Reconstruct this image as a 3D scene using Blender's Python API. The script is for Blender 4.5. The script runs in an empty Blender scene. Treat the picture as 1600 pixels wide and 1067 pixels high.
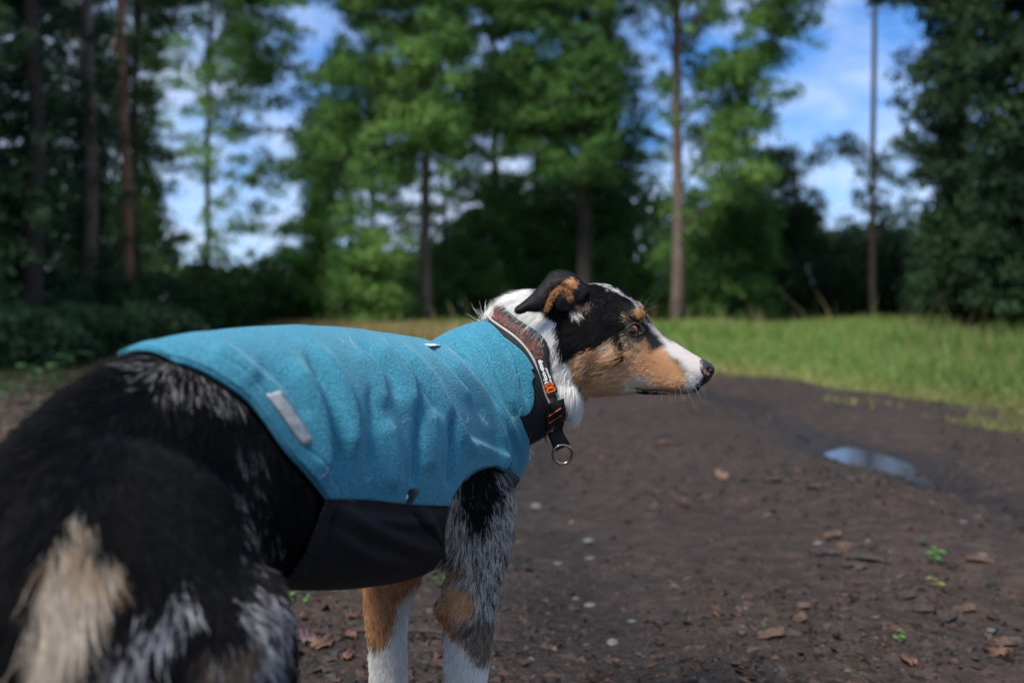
import bpy, bmesh, math, random
import numpy as np
from mathutils import Vector, Matrix
from mathutils.bvhtree import BVHTree

random.seed(7)
RNG = np.random.default_rng(7)
SC = bpy.context.scene
COL = SC.collection

# ------------------------------------------------------------------ camera
H_CAM = 0.64
F_PX = 1556.0                      # focal length in photo pixels (35 mm lens, 1600 px wide)
PITCH = math.atan(53.5 / F_PX)     # looking slightly down
cam_data = bpy.data.cameras.new("camera")
cam_data.sensor_width = 36.0
cam_data.lens = 36.0 * F_PX / 1600.0
cam_data.clip_start = 0.02
cam_data.clip_end = 3000.0
cam_data.dof.use_dof = True
cam_data.dof.focus_distance = 1.215
cam_data.dof.aperture_fstop = 3.3
cam_data.dof.aperture_blades = 0
cam = bpy.data.objects.new("camera", cam_data)
COL.objects.link(cam)
cam.location = (0.0, 0.0, H_CAM)
cam.rotation_euler = (math.pi / 2 - PITCH, 0.0, 0.0)
SC.camera = cam

# ------------------------------------------------------------------ light
SUN_EL, SUN_AZ = math.radians(52), math.radians(214)   # azimuth clockwise from +Y (view direction): to the left, a little behind the camera
world = bpy.data.worlds.new("World")
SC.world = world
world.use_nodes = True
wn, wl = world.node_tree.nodes, world.node_tree.links
wn.clear()
sky = wn.new("ShaderNodeTexSky")
sky.sky_type = 'NISHITA'
sky.sun_disc = False
sky.sun_elevation = SUN_EL
sky.sun_rotation = SUN_AZ
sky.altitude = 200
sky.air_density = 1.0
sky.dust_density = 0.6
sky.ozone_density = 3.0
tc = wn.new("ShaderNodeTexCoord")
mp = wn.new("ShaderNodeMapping")
mp.inputs["Scale"].default_value = (1.0, 1.0, 1.9)
mp.inputs["Location"].default_value = (0.35, 0.1, 0.45)
cl = wn.new("ShaderNodeTexNoise")
cl.inputs["Scale"].default_value = 3.4
cl.inputs["Detail"].default_value = 7.0
cl.inputs["Roughness"].default_value = 0.55
cr = wn.new("ShaderNodeValToRGB")
cr.color_ramp.elements[0].position = 0.36
cr.color_ramp.elements[1].position = 0.55
tint = wn.new("ShaderNodeMix"); tint.data_type = 'RGBA'; tint.blend_type = 'MULTIPLY'
tint.inputs[0].default_value = 1.0
tint.inputs[7].default_value = (0.35, 0.645, 1.0, 1.0)
mixc = wn.new("ShaderNodeMix"); mixc.data_type = 'RGBA'
mixc.inputs[7].default_value = (4.5, 5.4, 7.2, 1.0)
bg = wn.new("ShaderNodeBackground")
bg.inputs["Strength"].default_value = 0.10
wo = wn.new("ShaderNodeOutputWorld")
wl.new(tc.outputs["Generated"], mp.inputs["Vector"])
wl.new(mp.outputs["Vector"], cl.inputs["Vector"])
wl.new(cl.outputs["Fac"], cr.inputs["Fac"])
wl.new(sky.outputs["Color"], tint.inputs[6])
wl.new(tint.outputs[2], mixc.inputs[6])
wl.new(cr.outputs["Color"], mixc.inputs[0])
wl.new(mixc.outputs[2], bg.inputs["Color"])
wl.new(bg.outputs["Background"], wo.inputs["Surface"])

sun_data = bpy.data.lights.new("sun", 'SUN')
sun_data.energy = 3.6
sun_data.angle = math.radians(16)      # the sun stands behind thin cloud
sun_data.color = (1.0, 0.93, 0.83)
sun = bpy.data.objects.new("sun", sun_data)
COL.objects.link(sun)
sd = Vector((math.sin(SUN_AZ) * math.cos(SUN_EL), math.cos(SUN_AZ) * math.cos(SUN_EL), math.sin(SUN_EL)))
sun.rotation_euler = sd.to_track_quat('Z', 'Y').to_euler()
sun.location = sd * 60

SC.view_settings.view_transform = 'Standard'
SC.view_settings.look = 'None'
SC.view_settings.gamma = 1.0
SC.view_settings.use_curve_mapping = False
SC.view_settings.exposure = 0.75
SC.render.engine = 'CYCLES'
SC.cycles.max_bounces = 6
SC.cycles.transparent_max_bounces = 8
SC.cycles.use_denoising = True

# ------------------------------------------------------------------ helpers
CA, SA = math.cos(PITCH), math.sin(PITCH)

def at(px, py, Y):
    """World point seen at photo pixel (px, py) at world depth Y."""
    x = (px - 800.0) / F_PX
    v = -(py - 533.5) / F_PX
    d = np.array([x, CA + v * SA, -SA + v * CA])
    k = Y / d[1]
    return np.array([0, 0, H_CAM]) + d * k

def pix(P):
    """Photo pixel coordinates of world points (N,3)."""
    P = np.asarray(P, float).reshape(-1, 3)
    q = P - np.array([0, 0, H_CAM])
    f = q[:, 1] * CA - q[:, 2] * SA
    u = q[:, 1] * SA + q[:, 2] * CA
    f = np.where(np.abs(f) < 1e-6, 1e-6, f)
    return np.stack([800 + F_PX * q[:, 0] / f, 533.5 - F_PX * u / f], 1)

def ground_at(px, py):
    """Ground point (z = 0) seen at a photo pixel."""
    x = (px - 800.0) / F_PX
    v = -(py - 533.5) / F_PX
    d = np.array([x, CA + v * SA, -SA + v * CA])
    return np.array([0, 0, H_CAM]) + d * (H_CAM / -d[2])

def tag(o, label=None, cat=None, group=None, kind=None):
    if label: o["label"] = label
    if cat: o["category"] = cat
    if group: o["group"] = group
    if kind: o["kind"] = kind
    return o

def link(name, data, mat=None, parent=None, **k):
    o = bpy.data.objects.new(name, data)
    COL.objects.link(o)
    if mat is not None:
        if isinstance(mat, (list, tuple)):
            for m in mat: data.materials.append(m)
        elif len(data.materials) == 0:
            data.materials.append(mat)
    if parent is not None:
        o.parent = parent
        o.matrix_parent_inverse = parent_inv(parent)
    tag(o, **k)
    return o

def world_of(p):
    m = Matrix.LocRotScale(p.location, p.rotation_euler, p.scale)
    return m if p.parent is None else world_of(p.parent) @ p.matrix_parent_inverse @ m

def parent_inv(p):
    return world_of(p).inverted()

def empty(name, loc=(0, 0, 0), **k):
    o = bpy.data.objects.new(name, None)
    o.empty_display_size = 0.05
    COL.objects.link(o)
    o.location = loc
    tag(o, **k)
    return o

def mesh_np(name, V, F, smooth=True):
    """Mesh from numpy vertices and faces (all tris or all quads, or a list of such arrays)."""
    V = np.asarray(V, np.float32)
    Fs = F if isinstance(F, (list, tuple)) and len(F) and isinstance(F[0], np.ndarray) and F[0].ndim == 2 else [np.asarray(F)]
    me = bpy.data.meshes.new(name)
    nl = sum(f.size for f in Fs); nf = sum(len(f) for f in Fs)
    me.vertices.add(len(V)); me.vertices.foreach_set("co", V.ravel())
    me.loops.add(nl); me.polygons.add(nf)
    me.loops.foreach_set("vertex_index", np.concatenate([f.ravel() for f in Fs]).astype(np.int32))
    tot = np.concatenate([np.full(len(f), f.shape[1], np.int32) for f in Fs])
    start = np.concatenate([[0], np.cumsum(tot)[:-1]]).astype(np.int32)
    me.polygons.foreach_set("loop_start", start)
    me.polygons.foreach_set("loop_total", tot)
    me.polygons.foreach_set("use_smooth", np.full(nf, smooth))
    me.update(calc_edges=True)
    me.validate()
    return me

def set_color(me, colors, name="col", domain='POINT'):
    a = me.attributes.new(name, 'FLOAT_COLOR', domain)
    c = np.ones((len(colors), 4), np.float32); c[:, :3] = colors
    a.data.foreach_set("color", c.ravel())

def cat_spline(P, n, closed=False):
    """Catmull-Rom resample of control points (K,D) to n points, about even in length."""
    P = np.asarray(P, float)
    K = len(P)
    if closed:
        Q = np.vstack([P[-1], P, P[0], P[1]]); segs = K
    else:
        Q = np.vstack([2 * P[0] - P[1], P, 2 * P[-1] - P[-2]]); segs = K - 1
    out = []
    m = 24
    for i in range(segs):
        p0, p1, p2, p3 = Q[i], Q[i + 1], Q[i + 2], Q[i + 3]
        t = np.linspace(0, 1, m, endpoint=False)[:, None]
        out.append(0.5 * ((2 * p1) + (-p0 + p2) * t + (2 * p0 - 5 * p1 + 4 * p2 - p3) * t**2 + (-p0 + 3 * p1 - 3 * p2 + p3) * t**3))
    if not closed: out.append(P[-1:])
    else: out.append(P[:1])
    S = np.vstack(out)
    L = np.concatenate([[0], np.cumsum(np.linalg.norm(np.diff(S[:, :3] if S.shape[1] >= 3 else S, axis=0), axis=1))])
    q = np.linspace(0, L[-1], n + 1)[:-1] if closed else np.linspace(0, L[-1], n)
    return np.stack([np.interp(q, L, S[:, k]) for k in range(S.shape[1])], 1)

def tube_mesh(pts, rad, nside=8, closed=False, flat=1.0, name="tube", updir=None):
    """A round (or flattened) tube along points."""
    pts = np.asarray(pts, float); n = len(pts)
    rad = np.broadcast_to(np.asarray(rad, float), (n,))
    T = np.roll(pts, -1, 0) - np.roll(pts, 1, 0) if closed else np.gradient(pts, axis=0)
    T /= np.linalg.norm(T, axis=1)[:, None] + 1e-12
    if updir is None:
        ref = np.array([0, 0, 1.0]) if abs(T[:, 2]).mean() < 0.8 else np.array([0, 1.0, 0])
        ref = np.broadcast_to(ref, T.shape)
    else:
        ref = np.broadcast_to(np.asarray(updir, float), T.shape)
    B = np.cross(T, ref); B /= np.linalg.norm(B, axis=1)[:, None] + 1e-12
    N = np.cross(B, T)
    a = np.arange(nside) / nside * 2 * np.pi
    V = pts[:, None] + rad[:, None, None] * (np.cos(a)[None, :, None] * B[:, None] + flat * np.sin(a)[None, :, None] * N[:, None])
    V = V.reshape(-1, 3)
    i = np.arange(n if closed else n - 1)[:, None]; j = np.arange(nside)[None]
    i2 = (i + 1) % n; j2 = (j + 1) % nside
    F = np.stack([i * nside + j, i * nside + j2, i2 * nside + j2, i2 * nside + j], -1).reshape(-1, 4)
    if not closed:
        c0, c1 = len(V), len(V) + 1
        V = np.vstack([V, pts[:1], pts[-1:]])
        jj = np.arange(nside); k2 = (jj + 1) % nside
        cap = np.vstack([np.stack([np.full(nside, c0), k2, jj], 1), np.stack([np.full(nside, c1), (n - 1) * nside + jj, (n - 1) * nside + k2], 1)])
        return mesh_np(name, V, [F, cap])
    return mesh_np(name, V, F)

def rings_mesh(R):
    """Closed-off loft through rings R (n, m, 3): vertices, [quads, caps]."""
    n, m, _ = R.shape
    V = np.vstack([R.reshape(-1, 3), R[0].mean(0)[None], R[-1].mean(0)[None]])
    i = np.arange(n - 1)[:, None]; j = np.arange(m)[None]; j2 = (j + 1) % m
    F = np.stack([i * m + j, i * m + j2, (i + 1) * m + j2, (i + 1) * m + j], -1).reshape(-1, 4)
    jj = np.arange(m); k2 = (jj + 1) % m
    cap = np.vstack([np.stack([np.full(m, n * m), k2, jj], 1), np.stack([np.full(m, n * m + 1), (n - 1) * m + jj, (n - 1) * m + k2], 1)])
    return V, F, cap

def noise_np(P, scale, seed=0, octaves=3):
    """Cheap value noise in 3-D, vectorised, about 0..1."""
    P = np.asarray(P, float) * scale
    out = np.zeros(len(P)); amp = 1.0; tot = 0
    for o in range(octaves):
        q = P * 2**o + 17.3 * o + seed * 7.7
        i = np.floor(q).astype(np.int64); f = q - i; f = f * f * (3 - 2 * f)
        def h(dx, dy, dz):
            k = (i[:, 0] + dx) * 374761393 + (i[:, 1] + dy) * 668265263 + (i[:, 2] + dz) * 2147483647 + seed * 1274126177
            k = (k ^ (k >> 13)) * 1274126177
            k = k ^ (k >> 16)
            return (k & 0xFFFF) / 65535.0
        c = 0
        for dx in (0, 1):
            for dy in (0, 1):
                for dz in (0, 1):
                    c = c + h(dx, dy, dz) * np.where(dx, f[:, 0], 1 - f[:, 0]) * np.where(dy, f[:, 1], 1 - f[:, 1]) * np.where(dz, f[:, 2], 1 - f[:, 2])
        out += amp * c; tot += amp; amp *= 0.5
    return out / tot

def line_side(P, line):
    """+1 left of an open polyline (as drawn in the picture), -1 right of it."""
    P = np.asarray(P, float); L = np.asarray(line, float)
    best = np.full(len(P), 1e9); sg = np.ones(len(P))
    for a, b in zip(L[:-1], L[1:]):
        ab = b - a; ap = P - a
        t = np.clip((ap @ ab) / (ab @ ab + 1e-12), 0, 1)
        r = ap - t[:, None] * ab
        dd = (r ** 2).sum(1); m = dd < best
        best = np.where(m, dd, best); sg = np.where(m, np.sign(ab[0] * r[:, 1] - ab[1] * r[:, 0]), sg)
    return sg

def poly_sd(P, poly):
    """Signed distance (negative inside) from points (N,2) to a closed polygon."""
    P = np.asarray(P, float); poly = np.asarray(poly, float)
    A = poly; B = np.roll(poly, -1, 0)
    d = np.full(len(P), 1e9); inside = np.zeros(len(P), bool)
    for a, b in zip(A, B):
        ab = b - a; ap = P - a
        t = np.clip((ap @ ab) / (ab @ ab + 1e-12), 0, 1)
        d = np.minimum(d, np.hypot(*(ap - t[:, None] * ab).T))
        c = ((a[1] > P[:, 1]) != (b[1] > P[:, 1]))
        with np.errstate(divide='ignore', invalid='ignore'):
            xx = (b[0] - a[0]) * (P[:, 1] - a[1]) / (b[1] - a[1]) + a[0]
        inside ^= c & (P[:, 0] < xx)
    return np.where(inside, -d, d)

def line_dist(P, line):
    """Distance to an open polyline, and position 0..1 along it."""
    P = np.asarray(P, float); L = np.asarray(line, float)
    seg = np.linalg.norm(np.diff(L, axis=0), axis=1); cum = np.concatenate([[0], np.cumsum(seg)])
    d = np.full(len(P), 1e9); u = np.zeros(len(P))
    for k in range(len(L) - 1):
        a, b = L[k], L[k + 1]; ab = b - a; ap = P - a
        t = np.clip((ap @ ab) / (ab @ ab + 1e-12), 0, 1)
        dd = np.linalg.norm(ap - t[:, None] * ab, axis=1)
        m = dd < d
        d = np.where(m, dd, d); u = np.where(m, (cum[k] + t * seg[k]) / cum[-1], u)
    return d, u

# ------------------------------------------------------------------ material helpers
def new_mat(name):
    m = bpy.data.materials.new(name)
    m.use_nodes = True
    nt = m.node_tree
    b = nt.nodes["Principled BSDF"]
    return m, nt, b

def N(nt, typ, **ins):
    n = nt.nodes.new(typ)
    for k, v in ins.items():
        n.inputs[k.replace("_", " ")].default_value = v
    return n

def ramp(nt, stops):
    r = nt.nodes.new("ShaderNodeValToRGB")
    e = r.color_ramp.elements
    while len(e) < len(stops): e.new(0.5)
    for k, (p, c) in enumerate(stops):
        e[k].position = p; e[k].color = (*c, 1.0)
    return r

def mat_plain(name, col, rough=0.6, noise=0.0, scale=40.0, bump=0.0, metal=0.0, sheen=0.0, spec=0.5, bscale=None):
    m, nt, b = new_mat(name)
    b.inputs["Roughness"].default_value = rough
    b.inputs["Metallic"].default_value = metal
    b.inputs["Specular IOR Level"].default_value = spec
    b.inputs["Sheen Weight"].default_value = sheen
    tcn = nt.nodes.new("ShaderNodeTexCoord")
    n = N(nt, "ShaderNodeTexNoise", Scale=scale, Detail=6.0)
    nt.links.new(tcn.outputs["Object"], n.inputs["Vector"])
    r = ramp(nt, [(0.3, [c * (1 - noise) for c in col]), (0.7, [min(1, c * (1 + noise)) for c in col])])
    nt.links.new(n.outputs["Fac"], r.inputs["Fac"])
    nt.links.new(r.outputs["Color"], b.inputs["Base Color"])
    if bump:
        n2 = N(nt, "ShaderNodeTexNoise", Scale=bscale or scale * 4, Detail=4.0)
        nt.links.new(tcn.outputs["Object"], n2.inputs["Vector"])
        bp = N(nt, "ShaderNodeBump", Strength=bump, Distance=0.002)
        nt.links.new(n2.outputs["Fac"], bp.inputs["Height"])
        nt.links.new(bp.outputs["Normal"], b.inputs["Normal"])
    return m

def mat_attr(name, rough=0.6, spec=0.3, transl=0.0, noise=0.0, scale=3.0):
    """Base colour from the mesh's own colour attribute."""
    m, nt, b = new_mat(name)
    b.inputs["Roughness"].default_value = rough
    b.inputs["Specular IOR Level"].default_value = spec
    a = nt.nodes.new("ShaderNodeAttribute"); a.attribute_name = "col"
    src = a.outputs["Color"]
    if noise:
        tcn = nt.nodes.new("ShaderNodeTexCoord")
        n = N(nt, "ShaderNodeTexNoise", Scale=scale, Detail=5.0)
        nt.links.new(tcn.outputs["Object"], n.inputs["Vector"])
        r = ramp(nt, [(0.3, (1 - noise,) * 3), (0.7, (1 + noise,) * 3)])
        nt.links.new(n.outputs["Fac"], r.inputs["Fac"])
        mx = nt.nodes.new("ShaderNodeMix"); mx.data_type = 'RGBA'; mx.blend_type = 'MULTIPLY'
        mx.inputs[0].default_value = 1.0
        nt.links.new(src, mx.inputs[6]); nt.links.new(r.outputs["Color"], mx.inputs[7])
        src = mx.outputs[2]
    nt.links.new(src, b.inputs["Base Color"])
    if transl:
        t = nt.nodes.new("ShaderNodeBsdfTranslucent")
        mixs = nt.nodes.new("ShaderNodeMixShader"); mixs.inputs[0].default_value = transl
        nt.links.new(src, t.inputs["Color"])
        nt.links.new(b.outputs["BSDF"], mixs.inputs[1]); nt.links.new(t.outputs["BSDF"], mixs.inputs[2])
        nt.links.new(mixs.outputs["Shader"], nt.nodes["Material Output"].inputs["Surface"])
    return m

def verts_of(me):
    v = np.empty(len(me.vertices) * 3, np.float32); me.vertices.foreach_get("co", v); return v.reshape(-1, 3).astype(float)
def normals_of(me):
    v = np.empty(len(me.vertices) * 3, np.float32); me.vertex_normals.foreach_get("vector", v); return v.reshape(-1, 3).astype(float)

# ================================================================== ground
def uneven(x, y):
    P = np.stack([x, y, np.zeros_like(x)], 1)
    far = np.clip((np.hypot(x, y) - 9) / 20, 0, 1)
    xr = 1.62 + .05 * np.sin(y * .8) + np.clip(y - 7, 0, 50) * -.16
    rut = -.040 * np.exp(-((x - xr) / .20) ** 2) - .030 * np.exp(-((x - xr + 1.55) / .22) ** 2) + .016 * np.exp(-((x - xr + .42) / .16) ** 2) + .014 * np.exp(-((x - xr - .40) / .16) ** 2)
    rut = rut * (y > -5) * np.clip((24 - y) / 8, 0, 1) - .034 * np.exp(-((x - 1.56) / .30) ** 2 - ((y - 4.36) / .36) ** 2)
    return rut + (noise_np(P, 2.2, 11, 4) - .5) * .034 * (1 - far) + (noise_np(P, .35, 12, 3) - .5) * .10 * np.clip((np.hypot(x, y) - 3) / 8, 0, 1)
def sheet(name, xs, ys, mat, dz=0.0, mask=None, **k):
    X, Y = np.meshgrid(xs, ys, indexing='ij')
    V = np.stack([X.ravel(), Y.ravel(), uneven(X.ravel(), Y.ravel()) + dz], 1)
    n, m = len(xs), len(ys)
    i = np.arange(n - 1)[:, None]; j = np.arange(m - 1)[None]
    F = np.stack([i * m + j, (i + 1) * m + j, (i + 1) * m + j + 1, i * m + j + 1], -1).reshape(-1, 4)
    if mask is not None:
        c = V[F].mean(1); F = F[mask(c[:, 0], c[:, 1])]
        used = np.unique(F); rem = np.full(len(V), -1); rem[used] = np.arange(len(used)); V = V[used]; F = rem[F]
    me = mesh_np(name, V, F)
    # damp soil in the hollows and ruts (darker and smoother), drier crumbs on the rises
    wet = np.clip((-.006 - V[:, 2]) / .030 + (noise_np(V, 1.1, 71, 3) - .5) * 1.2, 0, 1)
    set_color(me, np.repeat(wet[:, None], 3, 1), "wet")
    return link(name, me, mat, None, kind="structure", **k)

def soil_mat(name, stops, scale=14.0, rough=.8, bump=.6, wetness=.42):
    m, nt, b = new_mat(name)
    tcn = nt.nodes.new("ShaderNodeTexCoord")
    n1 = N(nt, "ShaderNodeTexNoise", Scale=scale, Detail=9.0, Roughness=.65)
    n2 = N(nt, "ShaderNodeTexNoise", Scale=1.3, Detail=4.0)
    vo = N(nt, "ShaderNodeTexVoronoi", Scale=scale * 5)
    for n in (n1, n2, vo): nt.links.new(tcn.outputs["Object"], n.inputs["Vector"])
    r = ramp(nt, stops)
    nt.links.new(n1.outputs["Fac"], r.inputs["Fac"])
    r2 = ramp(nt, [(.3, (.72, .70, .70)), (.7, (1.25, 1.2, 1.18))])
    nt.links.new(n2.outputs["Fac"], r2.inputs["Fac"])
    mx = nt.nodes.new("ShaderNodeMix"); mx.data_type = 'RGBA'; mx.blend_type = 'MULTIPLY'; mx.inputs[0].default_value = 1.0
    nt.links.new(r.outputs["Color"], mx.inputs[6]); nt.links.new(r2.outputs["Color"], mx.inputs[7])
    wa = nt.nodes.new("ShaderNodeAttribute"); wa.attribute_name = "wet"
    wr = ramp(nt, [(0.0, (1.0, 1.0, 1.0)), (1.0, (.52, .50, .50))])
    nt.links.new(wa.outputs["Fac"], wr.inputs["Fac"])
    mw = nt.nodes.new("ShaderNodeMix"); mw.data_type = 'RGBA'; mw.blend_type = 'MULTIPLY'; mw.inputs[0].default_value = 1.0
    nt.links.new(mx.outputs[2], mw.inputs[6]); nt.links.new(wr.outputs["Color"], mw.inputs[7])
    nt.links.new(mw.outputs[2], b.inputs["Base Color"])
    rr = ramp(nt, [(.0, (rough,) * 3), (1.0, (rough - wetness,) * 3)])
    nt.links.new(wa.outputs["Fac"], rr.inputs["Fac"]); nt.links.new(rr.outputs["Color"], b.inputs["Roughness"])
    b.inputs["Specular IOR Level"].default_value = .35
    add = nt.nodes.new("ShaderNodeMath"); add.operation = 'ADD'
    nt.links.new(n1.outputs["Fac"], add.inputs[0]); nt.links.new(vo.outputs["Distance"], add.inputs[1])
    bp = N(nt, "ShaderNodeBump", Strength=bump, Distance=.02)
    nt.links.new(add.outputs[0], bp.inputs["Height"]); nt.links.new(bp.outputs["Normal"], b.inputs["Normal"])
    return m
floor_m = soil_mat("forest_floor", [(.30, (.010, .0075, .006)), (.5, (.024, .017, .0125)), (.62, (.028, .028, .013)), (.75, (.048, .034, .024))], 9)
path_m = soil_mat("path_dirt", [(.30, (.010, .0065, .005)), (.48, (.027, .0175, .0130)), (.62, (.048, .032, .0235)), (.78, (.084, .059, .046))], 16)
turf_m = soil_mat("meadow_soil", [(.30, (.035, .045, .012)), (.55, (.085, .105, .022)), (.75, (.13, .12, .040))], 6, .9, .3, .0)

def axis(lo, hi, fine_lo, fine_hi, step, coarse):
    a = [np.arange(fine_lo, fine_hi, step)]
    l = [fine_lo]; d = step
    while l[-1] > lo: d *= coarse; l.append(l[-1] - d)
    h = [a[0][-1]]; d = step
    while h[-1] < hi: d *= coarse; h.append(h[-1] + d)
    return np.concatenate([l[1:][::-1], a[0], h[1:]])
ground = sheet("ground", axis(-700, 700, -5, 7, .10, 1.16), axis(-60, 1500, 0, 14, .10, 1.14), floor_m)
# the dirt path: edges at each depth
PATH_R = [(-30, 1.2), (0, 3.6), (4, 3.6), (6.2, 3.15), (8, 2.62), (10.5, 2.0), (13, 1.0), (17, -1.0), (22, -4.0), (30, -9), (40, -16)]
PATH_L = [(-30, -3.2), (0, -1.9), (2, -1.6), (3.5, -1.5), (5, -1.7), (7, -2.4), (10, -4.2), (13, -6.2), (17, -8.8), (22, -12), (30, -18), (40, -26)]
def path_edges(y):
    return np.interp(y, *np.array(PATH_L).T), np.interp(y, *np.array(PATH_R).T)
def on_path(x, y, grow=0.0):
    l, r = path_edges(y)
    w = (noise_np(np.stack([x, y, 0 * x], 1), 1.3, 31, 3) - .5) * .7
    return (x > l - grow + w) & (x < r + grow + w) & (y < 38)
dirt = sheet("dirt_path", axis(-30, 12, -3, 4.2, .07, 1.10), axis(-28, 39, .2, 13, .07, 1.10), path_m, .006, lambda x, y: on_path(x, y))
def in_meadow(x, y):
    l, r = path_edges(y)
    w = (noise_np(np.stack([x, y, 0 * x], 1), .9, 33, 3) - .5) * .6
    right = (x > r - .05 + w) & (y > 4.5) & (y < 34) & (x < 18 + y * .1)
    left = (x < l + .2 + w) & (y > 15.5) & (y < 27) & (x > -9.5 + w)
    mid = (y > 18) & (y < 34) & (x > -8) & (x < 2)
    return right | left | mid
meadow = sheet("meadow", axis(-14, 26, -8, 12, .35, 1.12), axis(4, 36, 4.5, 34, .35, 1.1), turf_m, .010, in_meadow)

# puddle in a wheel rut, reflecting the sky
def water_mat():
    m, nt, b = new_mat("puddle_water")
    b.inputs["Base Color"].default_value = (.020, .016, .012, 1)
    b.inputs["Roughness"].default_value = .11
    b.inputs["Specular IOR Level"].default_value = .5
    b.inputs["IOR"].default_value = 1.33
    tcn = nt.nodes.new("ShaderNodeTexCoord"); n = N(nt, "ShaderNodeTexNoise", Scale=30.0, Detail=2.0)
    nt.links.new(tcn.outputs["Object"], n.inputs["Vector"])
    bp = N(nt, "ShaderNodeBump", Strength=.02, Distance=.004)
    nt.links.new(n.outputs["Fac"], bp.inputs["Height"]); nt.links.new(bp.outputs["Normal"], b.inputs["Normal"])
    return m
wm = water_mat()
def puddle(px_poly, name="puddle"):
    c = np.array([ground_at(x, y) for x, y in px_poly])[:, :2]
    c3 = cat_spline(np.hstack([c, np.zeros((len(c), 1))]), 70, closed=True)
    ctr = c3.mean(0)
    r = 1 + (noise_np(c3 * 1.0, 5, 8, 2) - .5) * .25
    c3 = ctr + (c3 - ctr) * r[:, None]
    inner = ctr + (c3[RNG.integers(0, 70, 400)] - ctr) * np.sqrt(RNG.random((400, 1)))
    zmax = np.percentile(uneven(inner[:, 0], inner[:, 1]), 40) + .006
    V = np.vstack([[ctr[0], ctr[1], zmax], np.stack([c3[:, 0], c3[:, 1], np.full(70, zmax)], 1)])
    F = np.array([(0, 1 + k, 1 + (k + 1) % 70) for k in range(70)])
    link(name, mesh_np(name, V, F), wm, None, kind="structure")
puddle([(1278, 702), (1330, 686), (1400, 687), (1440, 700), (1456, 722), (1470, 745), (1420, 753), (1350, 740), (1295, 724)])

# ------------------------------------------------------------------ litter on the path: wood chips and crumbs
def shards(name, n, pos, size, flat, cols, mat, rng, **k):
    """Many small angular chips as one mesh: squashed random tetrahedra."""
    base = np.array([[1, 0, 0], [-.5, .8, 0], [-.5, -.8, 0], [0, 0, 1]], float)
    V = base[None] * (size[:, None, None] * np.stack([rng.uniform(.7, 1.6, n), rng.uniform(.35, .8, n), flat * rng.uniform(.6, 1.4, n)], 1)[:, None])
    V += rng.normal(0, .18, V.shape) * size[:, None, None] * np.array([1, 1, flat])
    a = rng.uniform(0, 6.283, n); ca, sa = np.cos(a), np.sin(a)
    t = rng.normal(0, .35, n); ct, st_ = np.cos(t), np.sin(t)
    x, y, z = V[..., 0], V[..., 1], V[..., 2]
    x, z = x * ct[:, None] + z * st_[:, None], -x * st_[:, None] + z * ct[:, None]
    x, y = x * ca[:, None] - y * sa[:, None], x * sa[:, None] + y * ca[:, None]
    V = np.stack([x, y, z], -1) + pos[:, None]
    F = (np.array([[0, 2, 1], [0, 1, 3], [1, 2, 3], [2, 0, 3]])[None] + 4 * np.arange(n)[:, None, None]).reshape(-1, 3)
    me = mesh_np(name, V.reshape(-1, 3), F, smooth=False)
    set_color(me, np.repeat(cols, 4, 0))
    return link(name, me, mat, None, **k)
litter_m = mat_attr("litter", rough=.75, spec=.35)
rng = np.random.default_rng(21)
n = 110000
yy = 1.15 + 11 * rng.random(n) ** 1.7
xx = (rng.random(n) * 1.7 - .85) * yy * 1.08
ok = on_path(xx, yy, .1)
xx, yy = xx[ok], yy[ok]; n = len(xx)
sz = .0035 + .016 * rng.random(n) ** 4 + .0010 * yy * rng.random(n)
pal = np.array([(.014, .010, .008), (.036, .024, .018), (.062, .040, .029), (.085, .043, .027), (.11, .058, .035), (.055, .047, .042), (.10, .086, .074), (.14, .070, .038)])
drift = noise_np(np.stack([xx, yy, 0 * xx], 1), 1.6, 81, 3)
cols = pal[rng.choice(8, n, p=[.26, .28, .20, .08, .04, .09, .04, .01])] * rng.uniform(.55, 1.0, (n, 1)) * (.42 + .66 * drift[:, None])
k_ = rng.random(n) < np.clip((drift - .34) * 4.0, .12, 1)
xx, yy, sz, cols = xx[k_], yy[k_], sz[k_], cols[k_]; n = len(xx)
shards("wood_chips", n, np.stack([xx, yy, uneven(xx, yy) + .006], 1), sz, .45, cols, litter_m, rng, kind="stuff",
       label="loose dark wood chips and crumbs strewn over the dirt path")
# forest-floor litter at the left edge
n = 9000
yy = 2.5 + 16 * rng.random(n) ** 1.3; xx = -(.25 + .40 * rng.random(n)) * yy
ok = ~on_path(xx, yy); xx, yy = xx[ok], yy[ok]; n = len(xx)
cols = np.array([(.06, .035, .024), (.10, .055, .035), (.035, .024, .018), (.13, .085, .060), (.05, .06, .02)])[rng.choice(5, n)] * rng.uniform(.6, 1.2, (n, 1))
shards("leaf_litter", n, np.stack([xx, yy, uneven(xx, yy) + .01], 1), .012 + .022 * rng.random(n), .25, cols, litter_m, rng, kind="stuff",
       label="brown leaf litter on the forest floor beyond the dog's rump")

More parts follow.
